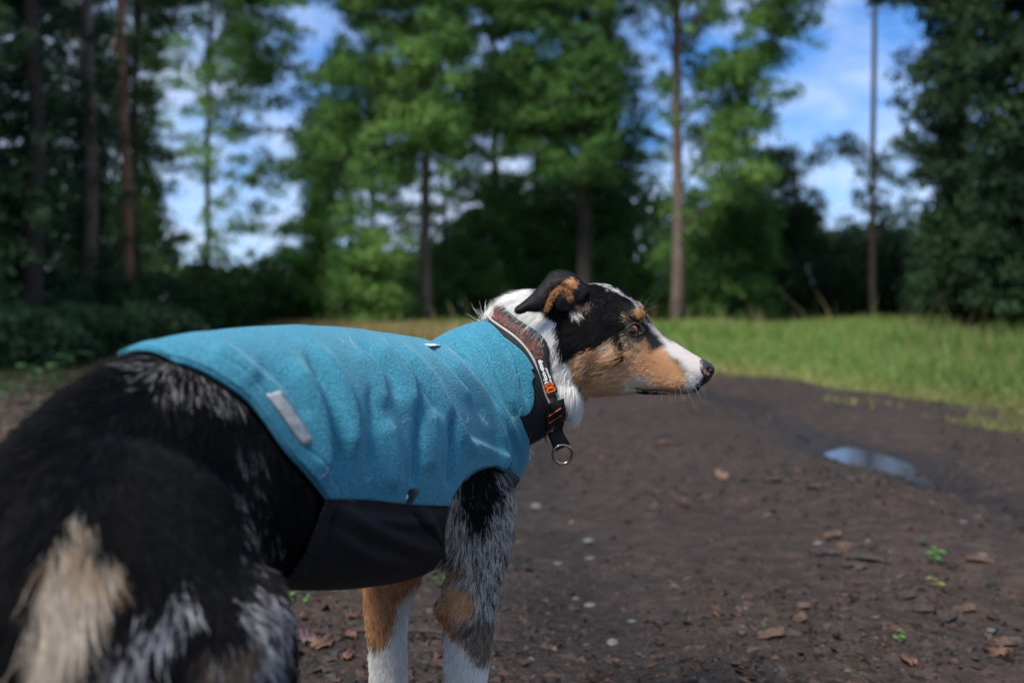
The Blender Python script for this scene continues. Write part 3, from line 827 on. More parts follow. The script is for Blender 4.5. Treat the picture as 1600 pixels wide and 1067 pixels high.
# ------------------------------------------------------------------ grass
def grass_blades(name, X, Y, Hh, W, cols, rng, lab, lean=.35):
    n = len(X)
    Z = uneven(X, Y) + .008
    a = rng.uniform(0, 6.283, n); d = np.stack([np.cos(a), np.sin(a)], 1)
    b = rng.uniform(0, 6.283, n); le = rng.normal(0, lean, n) * Hh
    p0 = np.stack([X, Y, Z - .02], 1)
    w3 = np.stack([d[:, 0], d[:, 1], 0 * a], 1) * W[:, None]
    m_ = p0 + np.stack([np.cos(b) * le * .35, np.sin(b) * le * .35, Hh * .6], 1)
    t_ = p0 + np.stack([np.cos(b) * le, np.sin(b) * le, Hh], 1)
    V = np.stack([p0 - w3, p0 + w3, m_ - w3 * .7, m_ + w3 * .7, t_], 1).reshape(-1, 3)
    k = 5 * np.arange(n)[:, None]
    me = mesh_np(name, V, [k + np.array([[0, 1, 3, 2]]), k + np.array([[2, 3, 4]])], smooth=False)
    tipc = cols * .78 + np.array([.34, .29, .11]) * .22 * rng.uniform(.6, 1.3, (n, 1))
    cc = np.stack([cols * .8, cols * .8, cols, cols, tipc], 1).reshape(-1, 3)
    set_color(me, cc)
    return link(name, me, grass_m, None, kind="stuff", label=lab)
grass_m = mat_attr("grass_blades", rough=.55, spec=.3, transl=.35)
rng = np.random.default_rng(41)
n = 215000
yy = 5.0 + 27 * rng.random(n) ** 1.5
_, pr = path_edges(yy)
xx = pr - .9 + (yy * .68 + 3 - pr) * rng.random(n)
d_edge = xx - pr
ok = (in_meadow(xx, yy) | ((d_edge > -.9) & (rng.random(n) < .55 * np.clip(noise_np(np.stack([xx, yy, 0 * xx], 1), 1.7, 58, 3) * 3 - 1.35, 0, 1)))) & (xx < yy * .70 + 2.0)
xx, yy, d_edge = xx[ok], yy[ok], d_edge[ok]; n = len(xx)
tall = np.clip((noise_np(np.stack([xx, yy, 0 * xx], 1), .5, 51, 3) - .42) * 3, 0, 1) * np.clip(d_edge / 2.0, 0, 1)
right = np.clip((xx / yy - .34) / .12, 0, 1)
Hh = (.045 + .10 * np.clip(d_edge / 1.0, 0, 1) + (.24 + .20 * right) * tall * np.clip((yy - 7) / 8, .2, 1) + .10 * np.clip((yy - 18) / 10, 0, 1)) * rng.uniform(.4, 1.4, n) * np.clip(1.25 - yy / 60, .6, 1)
dry = .55 * np.clip(1 - d_edge / .7, 0, 1) + np.clip((noise_np(np.stack([xx, yy, 0 * xx], 1), .45, 52, 3) - .42) * 2.4, 0, 1) * (.22 + .55 * np.clip((yy - 16) / 9, 0, 1)) * (1 - .5 * right)
tt = np.clip(dry + rng.normal(0, .15, n), 0, 1)[:, None]
green = np.array([(.105, .235, .040), (.145, .28, .050), (.085, .195, .040), (.185, .29, .062)])[rng.integers(0, 4, n)]
cols = green * (1 - tt) + np.array([.33, .27, .12]) * tt
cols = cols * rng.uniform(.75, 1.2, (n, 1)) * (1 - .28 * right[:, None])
stalk = rng.random(n) < .005 * np.clip(d_edge, 0, 1)
Hh = np.where(stalk, Hh * 1.9 + .10, Hh); cols[stalk] = np.array([.27, .24, .10]) * rng.uniform(.7, 1.2, (int(stalk.sum()), 1))
grass_blades("meadow_grass", xx, yy, Hh, .0045 + .00042 * yy, cols, rng, "sunlit green meadow grass to the right of the path")
# dry grass behind the dog's back
n = 26000
yy = rng.uniform(16, 31, n); xx = (rng.uniform(300, 1020, n) - 800) / F_PX * yy
ok = in_meadow(xx, yy) & ~on_path(xx, yy); xx, yy = xx[ok], yy[ok]; n = len(xx)
tt = np.clip(noise_np(np.stack([xx, yy, 0 * xx], 1), .6, 54, 3) * 1.5 - .2 + rng.normal(0, .15, n), 0, 1)[:, None]
cols = (np.array([.16, .155, .055]) * (1 - tt) + np.array([.46, .33, .165]) * tt) * rng.uniform(.7, 1.2, (n, 1))
grass_blades("dry_grass", xx, yy, rng.uniform(.12, .40, n), np.full(n, .012), cols, rng, "pale dry grass strip behind the dog's back")
# scanty green on the forest floor at left
n = 5000
yy = 3.5 + 10 * rng.random(n); xx = -(.36 + .20 * rng.random(n)) * yy
k = noise_np(np.stack([xx, yy, 0 * xx], 1), .9, 57, 3) > .52; xx, yy = xx[k], yy[k]; n = len(xx)
cols = np.array([(.030, .060, .014), (.045, .075, .018), (.06, .06, .03)])[rng.integers(0, 3, n)] * rng.uniform(.7, 1.2, (n, 1))
grass_blades("ground_cover", xx, yy, rng.uniform(.03, .10, n), np.full(n, .008), cols, rng, "scattered low grass on the forest floor at left")

# ------------------------------------------------------------------ single small plants
weed_ms = [mat_plain("weed_green", (.075, .21, .030), .5, .25, 30), mat_plain("weed_dark", (.024, .072, .016), .5, .25, 20), mat_plain("weed_yellow", (.20, .19, .030), .5, .25, 30)]
def plant(px, py, n_leaf, L, hgt, k, lab, name="weed", cat="weed", group=None, yD=None):
    rng = np.random.default_rng(int(px * 3 + py))
    g = ground_at(px, py); z0 = uneven(g[:1], g[1:2])[0]
    root = empty(name, (g[0], g[1], z0), label=lab, cat=cat, group=group)
    st = cat_spline(np.array([[g[0], g[1], z0 - .01], [g[0] + rng.normal(0, hgt * .1), g[1], z0 + hgt * .5], [g[0] + rng.normal(0, hgt * .2), g[1], z0 + hgt]]), 8)
    link("stem", tube_mesh(st, np.linspace(L * .05, L * .025, 8), 6), weed_ms[k], root)
    for i in range(n_leaf):
        u = .35 + .65 * (i + 1) / n_leaf
        b0 = np.array([np.interp(u, np.linspace(0, 1, 8), st[:, q]) for q in range(3)])
        a = i * 2.4 + rng.uniform(-.4, .4); l_ = L * rng.uniform(.7, 1.2)
        d = np.array([math.cos(a), math.sin(a), .25]); s_ = np.array([-math.sin(a), math.cos(a), 0])
        V = []
        for t, w in [(0, .02), (.25, .26), (.5, .34), (.75, .24), (1, .0)]:
            c = b0 + d * l_ * t - np.array([0, 0, .35 * l_ * t * t])
            V += [c - s_ * w * l_, c + np.array([0, 0, -.04 * l_]), c + s_ * w * l_]
        F = [(3 * q, 3 * q + 1, 3 * q + 4, 3 * q + 3) for q in range(4)] + [(3 * q + 1, 3 * q + 2, 3 * q + 5, 3 * q + 4) for q in range(4)]
        o = link("leaf", mesh_np("leaf", np.array(V), np.array(F)), weed_ms[k], root)
        md = o.modifiers.new("thickness", 'SOLIDIFY'); md.thickness = .0006
wg = "small green weeds sprouting from the bare ground"
for a in [(1460, 890, 7, .024, .045, 0, "bright green seedling on the path right of the bark pile"), (1438, 862, 4, .018, .03, 1, "small dull green sprout behind the bright seedling"), (1466, 925, 5, .018, .03, 2, "yellowish sprout in front of the bright seedling"),
          (1408, 1008, 5, .013, .03, 0, "tiny upright green sprout near the bottom of the path"), (461, 938, 6, .020, .03, 0, "green seedling under the vest's belly panel, beside the hind leg"), (476, 930, 5, .015, .025, 1, "fainter green seedling just right of the one by the hind leg"),
          (478, 946, 4, .012, .02, 0, "tiny green sprout below the seedlings by the hind leg"), (527, 946, 4, .012, .02, 1, "lone tiny sprout halfway between hind leg and far front leg"), (447, 1036, 6, .016, .022, 0, "small green weed low beside the hind leg, left of the fallen leaves"),
          (680, 895, 6, .022, .05, 1, "green weed between the front legs, just below the vest"), (688, 922, 6, .022, .035, 1, "green weed between the front legs, lower one"), (1548, 925, 4, .012, .03, 1, "thin green sprout on the far right of the path")]:
    plant(*a, group=wg)
pg = "leafy green plants on the forest floor at left"
for a in [(90, 600, 9, .16, .26, 1, "leafy plant with the brightest leaves left of the dog's rump"), (50, 617, 8, .15, .22, 1, "low leafy plant nearest the left edge, beside the rump"), (18, 632, 7, .13, .14, 1, "small plant at the left edge below the two leafier ones")]:
    plant(*a, name="forest_plant", cat="plant", group=pg)
# ================================================================== the dog
U = np.array([0.387, 0.922, 0.0]); U /= np.linalg.norm(U)     # along the back, towards the shoulders
NR = np.array([U[1], -U[0], 0.0])                             # the dog's right side (towards the camera)
S0 = np.array([-0.105, 1.22, 0.0])                            # between the shoulders, on the ground
ZZ = np.array([0, 0, 1.0])

def spine(s, top, bot):
    p = S0 + s * U
    return [p[0], p[1], (top + bot) / 2], (top - bot) / 2

# torso and neck: centre, half height, half width, squareness
ST = []
for s, top, bot, w in [(-.655, .452, .410, .016), (-.635, .480, .405, .030), (-.60, .522, .390, .043), (-.54, .571, .385, .054),
                       (-.46, .605, .395, .060), (-.38, .612, .395, .070), (-.30, .613, .382, .081), (-.22, .610, .362, .091),
                       (-.14, .603, .345, .095), (-.07, .596, .334, .092), (0.0, .588, .334, .082), (.05, .580, .362, .068)]:
    c, a = spine(s, top, bot)
    ST.append(c + [a, w])
for px, py, Y, a, w in [(748, 620, 1.290, .084, .073), (785, 607, 1.305, .072, .068), (818, 578, 1.308, .076, .066),
                        (850, 553, 1.302, .080, .066), (880, 533, 1.292, .070, .060), (905, 525, 1.285, .060, .055)]:
    c = at(px, py, Y)
    ST.append([*c, a, w])
ST = np.array(ST)
NS, NP = 300, 176
CL = cat_spline(ST, NS)                      # dense centre line + radii
for k in range(3): CL[2:-2] = (CL[1:-3] + CL[2:-2] * 2 + CL[3:-1]) / 4
TT = np.gradient(CL[:, :3], axis=0); TT /= np.linalg.norm(TT, axis=1)[:, None]
UP = ZZ - TT * (TT @ ZZ)[:, None]; UP /= np.linalg.norm(UP, axis=1)[:, None]
SD = np.cross(TT, UP)                        # right-hand side of the dog
PHI = np.arange(NP) / NP * 2 * np.pi         # 0 = back, 90 deg = right side
SLEN = np.concatenate([[0], np.cumsum(np.linalg.norm(np.diff(CL[:, :3], axis=0), axis=1))])

def sup(c, e):
    return np.sign(c) * np.abs(c) ** e

def torso_ring(i, phi, grow=0.0):
    a, w = CL[i, 3] + grow, CL[i, 4] + grow
    e = 0.92
    k = float(np.clip((70 - i) / 60, 0, 1))             # the croup is roof-shaped
    wz = 1.0 - 0.22 * k * np.clip(np.cos(phi), 0, 1) ** 0.7
    # chest: widest a little below the middle, narrower keel
    return CL[i, :3] + np.outer(a * sup(np.cos(phi), e), UP[i]) + np.outer(w * sup(np.sin(phi), e) * wz, SD[i])

parts = []
R = np.stack([torso_ring(i, PHI[::4]) for i in range(0, NS, 4)])
parts.append(rings_mesh(R))

def ell_ring(c, ax1, r1, ax2, r2, m=28, e=1.0):
    t = np.arange(m) / m * 2 * np.pi
    return c + np.outer(r1 * sup(np.cos(t), e), ax1) + np.outer(r2 * sup(np.sin(t), e), ax2)

def leg(st, n=40):
    """st: px, py, depth, fore-aft half, lateral half (rings level)."""
    P = np.array([[*at(px, py, Y), f, l] for px, py, Y, f, l in st])
    S = cat_spline(P, n)
    T = np.gradient(S[:, :3], axis=0); T /= np.linalg.norm(T, axis=1)[:, None]
    out = []
    for k in range(n):
        t = T[k]
        fa = U - t * (U @ t); fa /= np.linalg.norm(fa)
        la = np.cross(t, fa)
        out.append(ell_ring(S[k, :3], fa, S[k, 3], la, S[k, 4]))
    return rings_mesh(np.array(out))

def ellipsoid(c, r, ax=None, n=14, m=24):
    ax = np.eye(3) if ax is None else np.asarray(ax)
    th = np.linspace(0.02, np.pi - 0.02, n)
    out = []
    for t in th:
        out.append(np.asarray(c) - ax[2] * r[2] * np.cos(t) + np.outer(np.cos(np.arange(m) / m * 2 * np.pi) * r[0] * np.sin(t), ax[0])
                   + np.outer(np.sin(np.arange(m) / m * 2 * np.pi) * r[1] * np.sin(t), ax[1]))
    return rings_mesh(np.array(out))

AX = np.stack([U, NR, ZZ])
# right fore leg
parts.append(leg([(738, 640, 1.215, .042, .026), (744, 730, 1.207, .056, .032), (752, 800, 1.190, .062, .033), (745, 870, 1.178, .055, .031),
                  (736, 930, 1.170, .045, .028), (733, 985, 1.168, .034, .0255), (728, 1050, 1.168, .028, .024), (724, 1120, 1.168, .024, .022),
                  (722, 1180, 1.170, .024, .024), (722, 1240, 1.175, .019, .021), (722, 1290, 1.185, .020, .023), (724, 1318, 1.20, .026, .026)]))
parts.append(ellipsoid(at(704, 948, 1.150), (.015, .015, .018), AX))                      # point of the elbow
parts.append(ellipsoid(at(728, 1322, 1.20) * np.array([1, 1, 0]) + ZZ * .017, (.046, .030, .022), AX))   # paw
# left fore leg
parts.append(leg([(628, 700, 1.285, .050, .030), (628, 800, 1.280, .050, .036), (615, 890, 1.262, .046, .033), (606, 940, 1.256, .036, .028),
                  (605, 990, 1.255, .030, .0225), (607, 1060, 1.255, .026, .021), (609, 1130, 1.258, .024, .022), (610, 1190, 1.262, .022, .021),
                  (612, 1236, 1.27, .020, .022), (614, 1262, 1.285, .026, .026)]))
parts.append(ellipsoid(at(618, 1266, 1.285) * np.array([1, 1, 0]) + ZZ * .017, (.046, .030, .022), AX))
# hind legs
def hind(side, ox, oy, drop=0.0):
    h = np.array([-.315, .72, 0.]) + side * .074 * NR
    def q(f, z, lat=0.0): return h + f * U + side * lat * NR + ZZ * z
    st = [(q(.070, .552, -.056), .058, .016), (q(.052, .525, -.046), .082, .027), (q(.024, .485, -.031), .108, .039), (q(0.0, .435, -.012), .118, .050), (q(.012, .38, .012), .102, .056),
          (q(.030, .32, .010), .082, .048), (q(.020, .27, .006), .062, .040), (q(-.015, .22, .002), .046, .032), (q(-.055, .17, 0), .032, .024),
          (q(-.075, .135, 0), .028, .022), (q(-.070, .09, 0), .021, .019), (q(-.060, .045, 0), .021, .021), (q(-.045, .022, 0), .028, .026)]
    P = np.array([[*p, f, l] for p, f, l in st]); S = cat_spline(P, 44)
    out = []
    T = np.gradient(S[:, :3], axis=0); T /= np.linalg.norm(T, axis=1)[:, None]
    for k in range(len(S)):
        t = T[k] * .5 + np.array([0, 0, -1.0]) * .5
        fa = U - t * (U @ t) / (t @ t); fa /= np.linalg.norm(fa)
        out.append(ell_ring(S[k, :3], fa, S[k, 3], np.cross(t / np.linalg.norm(t), fa), S[k, 4]))
    parts.append(rings_mesh(np.array(out)))
    parts.append(ellipsoid(q(-.020, .017), (.050, .031, .022), AX))
hind(1, 0, 0); hind(-1, 0, 0)
# tail hanging down behind
TL = np.array([S0 - .630 * U + ZZ * .425, S0 - .668 * U + ZZ * .400, S0 - .715 * U + ZZ * .40, S0 - .72 * U + ZZ * .31, S0 - .705 * U + ZZ * .24])
tl = cat_spline(np.hstack([TL, np.array([[.028], [.026], [.024], [.020], [.010]])]), 24)
parts.append(rings_mesh(np.array([ell_ring(p[:3], U, p[3], NR, p[3]) for p in tl])))

# head: stations along the head, in photo pixels: top, bottom, half width (m), squareness
YAW = math.radians(11)
HF = np.array([math.cos(YAW), -math.sin(YAW), 0.0])           # the way the head looks
HL = np.array([math.sin(YAW), math.cos(YAW), 0.0])            # the dog's left, away from the camera
HPX, HY = 890.0, 1.284
MPP = HY / F_PX
def head_pt(px, py, lat):
    Y = HY - (px - HPX) * MPP * math.tan(YAW)
    return at(px, py, Y) + HL * lat
HEAD = np.array([(868, 470, 596, .044, 1.0), (880, 456, 606, .051, 1.0), (900, 447, 614, .0555, .95), (925, 445, 616, .0575, .92), (950, 446, 616, .056, .92),
                 (972, 454, 615, .0515, .92), (990, 465, 614, .046, .90), (1004, 480, 614, .0395, .90), (1014, 498, 615, .0345, .88), (1025, 514, 615, .0310, .86),
                 (1042, 527, 616, .0275, .84), (1060, 539, 616, .0252, .84), (1076, 549, 615, .0235, .86), (1088, 556, 611, .0215, .88),
                 (1097, 561, 604, .0185, .92), (1104, 567, 595, .0130, 1.0), (1107, 572, 589, .006, 1.0)], float)
hs = cat_spline(np.hstack([HEAD[:, :3], HEAD[:, 3:4] * 1000, HEAD[:, 4:]]), 60)
rg = []
for px, t, b, w, e in hs:
    c = head_pt(px, (t + b) / 2, 0.0)
    a = (b - t) / 2 * MPP
    th = np.arange(36) / 36 * 2 * np.pi
    cw = np.cos(th); sw = np.sin(th)
    # cheeks are broad low on the skull, muzzle narrows upwards
    k = np.clip((px - 985) / 40, 0, 1)
    wid = 1.0 - 0.20 * k * np.clip(cw, 0, 1) - 0.30 * (1 - k) * np.clip(-cw, 0, 1) ** 1.5 - .16 * k * np.clip(-cw, 0, 1)**3
    rg.append(c + np.outer(a * sup(cw, e), ZZ) + np.outer(w / 1000 * wid * sup(sw, e), HL))
parts.append(rings_mesh(np.array(rg)))
HAX = np.stack([HF, HL, ZZ])
for sgn in (-1, 1):
    parts.append(ellipsoid(head_pt(990, 494, sgn * .030), (.017, .011, .008), HAX))     # brow
    parts.append(ellipsoid(head_pt(955, 548, sgn * .040), (.034, .015, .020), HAX))     # cheek bone
    parts.append(ellipsoid(head_pt(1060, 590, sgn * .013), (.028, .0135, .017), HAX))   # upper lip
parts.append(ellipsoid(at(878, 606, 1.288), (.030, .050, .046), HAX))                        # throat ruff
# base of the ears
for sgn in (-1, 1):
    parts.append(ellipsoid(head_pt(890, 472, sgn * .044), (.022, .009, .020), HAX))

VV, FF = [], []
off = 0
bm = bmesh.new()
for V, F, cap in parts:
    vs = [bm.verts.new(v) for v in V]
    for f in F: bm.faces.new([vs[k] for k in f])
    for f in cap: bm.faces.new([vs[k] for k in f])
bmesh.ops.recalc_face_normals(bm, faces=bm.faces)
raw = bpy.data.meshes.new("body_raw"); bm.to_mesh(raw); bm.free()
tmp = bpy.data.objects.new("body_raw", raw); COL.objects.link(tmp)
md = tmp.modifiers.new("r", 'REMESH'); md.mode = 'VOXEL'; md.voxel_size = 0.0034; md.use_smooth_shade = True
md = tmp.modifiers.new("s", 'SMOOTH'); md.factor = 0.5; md.iterations = 7
dg = bpy.context.evaluated_depsgraph_get()
body_me = bpy.data.meshes.new_from_object(tmp.evaluated_get(dg))
body_me.name = "body"
bpy.data.objects.remove(tmp)

# eye sockets, mouth line, nostril fold: pushed into the skin
BV = verts_of(body_me); BN = normals_of(body_me)
EYE_PX = (990.0, 514.5)
def ray_body(px, py, tree):
    o = Vector((0, 0, H_CAM)); p = at(px, py, 1.0)
    h = tree.ray_cast(o, (Vector(p) - o).normalized(), 5.0)
    return h
def tree_of(me):
    return BVHTree.FromPolygons([v.co for v in me.vertices], [tuple(p.vertices) for p in me.polygons])
BT = tree_of(body_me)
eye_hit, eye_n, _, _ = ray_body(*EYE_PX, BT)
eye_c = np.array(eye_hit)
mirr = lambda p: p - HL * 2 * ((p - head_pt(HPX, 540, 0.0)) @ HL)       # across the head's middle plane
for c in (eye_c, mirr(eye_c)):
    d = np.linalg.norm(BV - c, axis=1)
    BV -= BN * (0.0050 * np.exp(-(d / 0.0095) ** 2))[:, None]
MOUTH = [(1080, 611), (1060, 612), (1040, 609), (1018, 608), (1000, 606), (990, 606)]
PB = pix(BV)
d, u = line_dist(PB, MOUTH)
infront = (BV[:, 0] > 0.1)
BV -= BN * (0.0022 * np.exp(-(d / 2.2) ** 2) * infront)[:, None]
body_me.vertices.foreach_set("co", BV.astype(np.float32).ravel()); body_me.update()
BT = tree_of(body_me)
BV = verts_of(body_me); BN = normals_of(body_me)

# ------------------------------------------------------------------ cloth surface round the torso and neck
RAD = np.zeros((NS, NP)); DIR = np.zeros((NS, NP, 3))
for i in range(NS):
    c = Vector(CL[i, :3])
    a, w = CL[i, 3], CL[i, 4]
    for j in range(NP):
        ph = PHI[j]
        d = np.cos(ph) * UP[i] + np.sin(ph) * SD[i]
        DIR[i, j] = d
        base = 1.0 / math.sqrt((math.cos(ph) / a) ** 2 + (math.sin(ph) / w) ** 2)
        lim = base * (1.22 if math.cos(ph) > -0.85 else 1.04)
        # farthest skin hit along the ray within the limit: cast back from outside
        h = BT.ray_cast(c + Vector(d) * lim, Vector(-d), lim)
        r = base
        if h[0] is not None:
            r = max(base, (h[0] - c).length)
        RAD[i, j] = min(r, lim)
def blur(A, n):
    for _ in range(n):
        A = (np.roll(A, 1, 1) + 2 * A + np.roll(A, -1, 1)) / 4
        B = A.copy(); B[1:-1] = (A[:-2] + 2 * A[1:-1] + A[2:]) / 4; A = B
    return A
RAD = np.maximum(blur(RAD, 14), blur(RAD, 3) - .002)
RAD = blur(RAD, 4)
RAD -= .0045 * np.clip((120 - np.arange(NS)) / 60, 0, 1)[:, None]

def surf(s, phi, off=0.0, R=None):
    """Point of the cloth surface at fractional ring s and angle phi (rad), pushed out by off."""
    R = RAD if R is None else R
    s = np.clip(np.asarray(s, float), 0, NS - 1.001); q = (np.asarray(phi, float) / (2 * np.pi) * NP) % NP
    i = np.floor(s).astype(int); j = np.floor(q).astype(int) % NP; fs = s - i; fq = q - np.floor(q)
    j2 = (j + 1) % NP
    def g(i, j): return CL[i, :3] + DIR[i, j] * (R[i, j] + np.asarray(off))[..., None]
    return (g(i, j) * ((1 - fs) * (1 - fq))[..., None] + g(i + 1, j) * (fs * (1 - fq))[..., None]
            + g(i, j2) * ((1 - fs) * fq)[..., None] + g(i + 1, j2) * (fs * fq)[..., None])

VOFF = 0.0095
GI, GJ = np.meshgrid(np.arange(NS), np.arange(NP), indexing='ij')
GRID = CL[:, None, :3] + DIR * (RAD + VOFF)[..., None]
GP = pix(GRID.reshape(-1, 3)).reshape(NS, NP, 2)
gt = np.gradient(GRID, axis=0); gp_ = (np.roll(GRID, -1, 1) - np.roll(GRID, 1, 1))
GN = np.cross(gp_, gt); GN /= np.linalg.norm(GN, axis=2)[..., None] + 1e-12
if (GN * DIR).sum() < 0: GN = -GN
FRONT = ((np.array([0, 0, H_CAM]) - GRID) * GN).sum(2) > 0

def to_param(pts, lo=0, hi=NS):
    """Photo pixels -> (s, phi) on the camera side of the cloth surface (nearest projected point, refined)."""
    out = []
    for p in np.asarray(pts, float):
        d = np.hypot(GP[..., 0] - p[0], GP[..., 1] - p[1]) + np.where(FRONT, 0, 1e4)
        d[:lo] = 1e9; d[hi:] = 1e9
        i, j = np.unravel_index(np.argmin(d), d.shape)
        s, q = float(i), float(j)
        for _ in range(3):     # Gauss-Newton on the local grid
            i0 = int(np.clip(round(s), 1, NS - 2)); j0 = int(round(q)) % NP
            gs = (GP[i0 + 1, j0] - GP[i0 - 1, j0]) / 2; gq = (GP[i0, (j0 + 1) % NP] - GP[i0, (j0 - 1) % NP]) / 2
            r = p - GP[i0, j0] - gs * (s - i0) - gq * (q - round(q))
            J = np.stack([gs, gq], 1)
            st_ = np.linalg.lstsq(J.T @ J + 0.4 * np.eye(2), J.T @ r, rcond=None)[0]
            st_ = np.clip(st_, -1, 1)
            s += st_[0]; q += st_[1]
        out.append((s, q / NP * 2 * np.pi))
    return np.array(out)
# ================================================================== coat markings
def c1(*p): return [(700 + x / 2.809, 380 + y / 2.809) for x, y in p]
def c2(*p): return [(x / 1.817, 480 + y / 1.817) for x, y in p]
def c4(*p): return [(600 + x / 2.908, 700 + y / 2.908) for x, y in p]
def c6(*p): return [(420 + x / 2.906, 700 + y / 2.906) for x, y in p]
def cE(*p): return [(740 + x / 7.114, 410 + y / 7.114) for x, y in p]
def cF(*p): return [(930 + x / 5.335, 440 + y / 5.335) for x, y in p]

BLACK = (.0038, .0040, .0052); SOOT = (.012, .0112, .0118); GREY = (.26, .255, .25); TAN = (.64, .335, .160); RUST = (.38, .165, .065)
CREAM = (.72, .52, .34); WHITE = (.80, .79, .76); PINK = (.72, .56, .52); BROWN = (.10, .075, .06); DTAN = (.26, .135, .065)
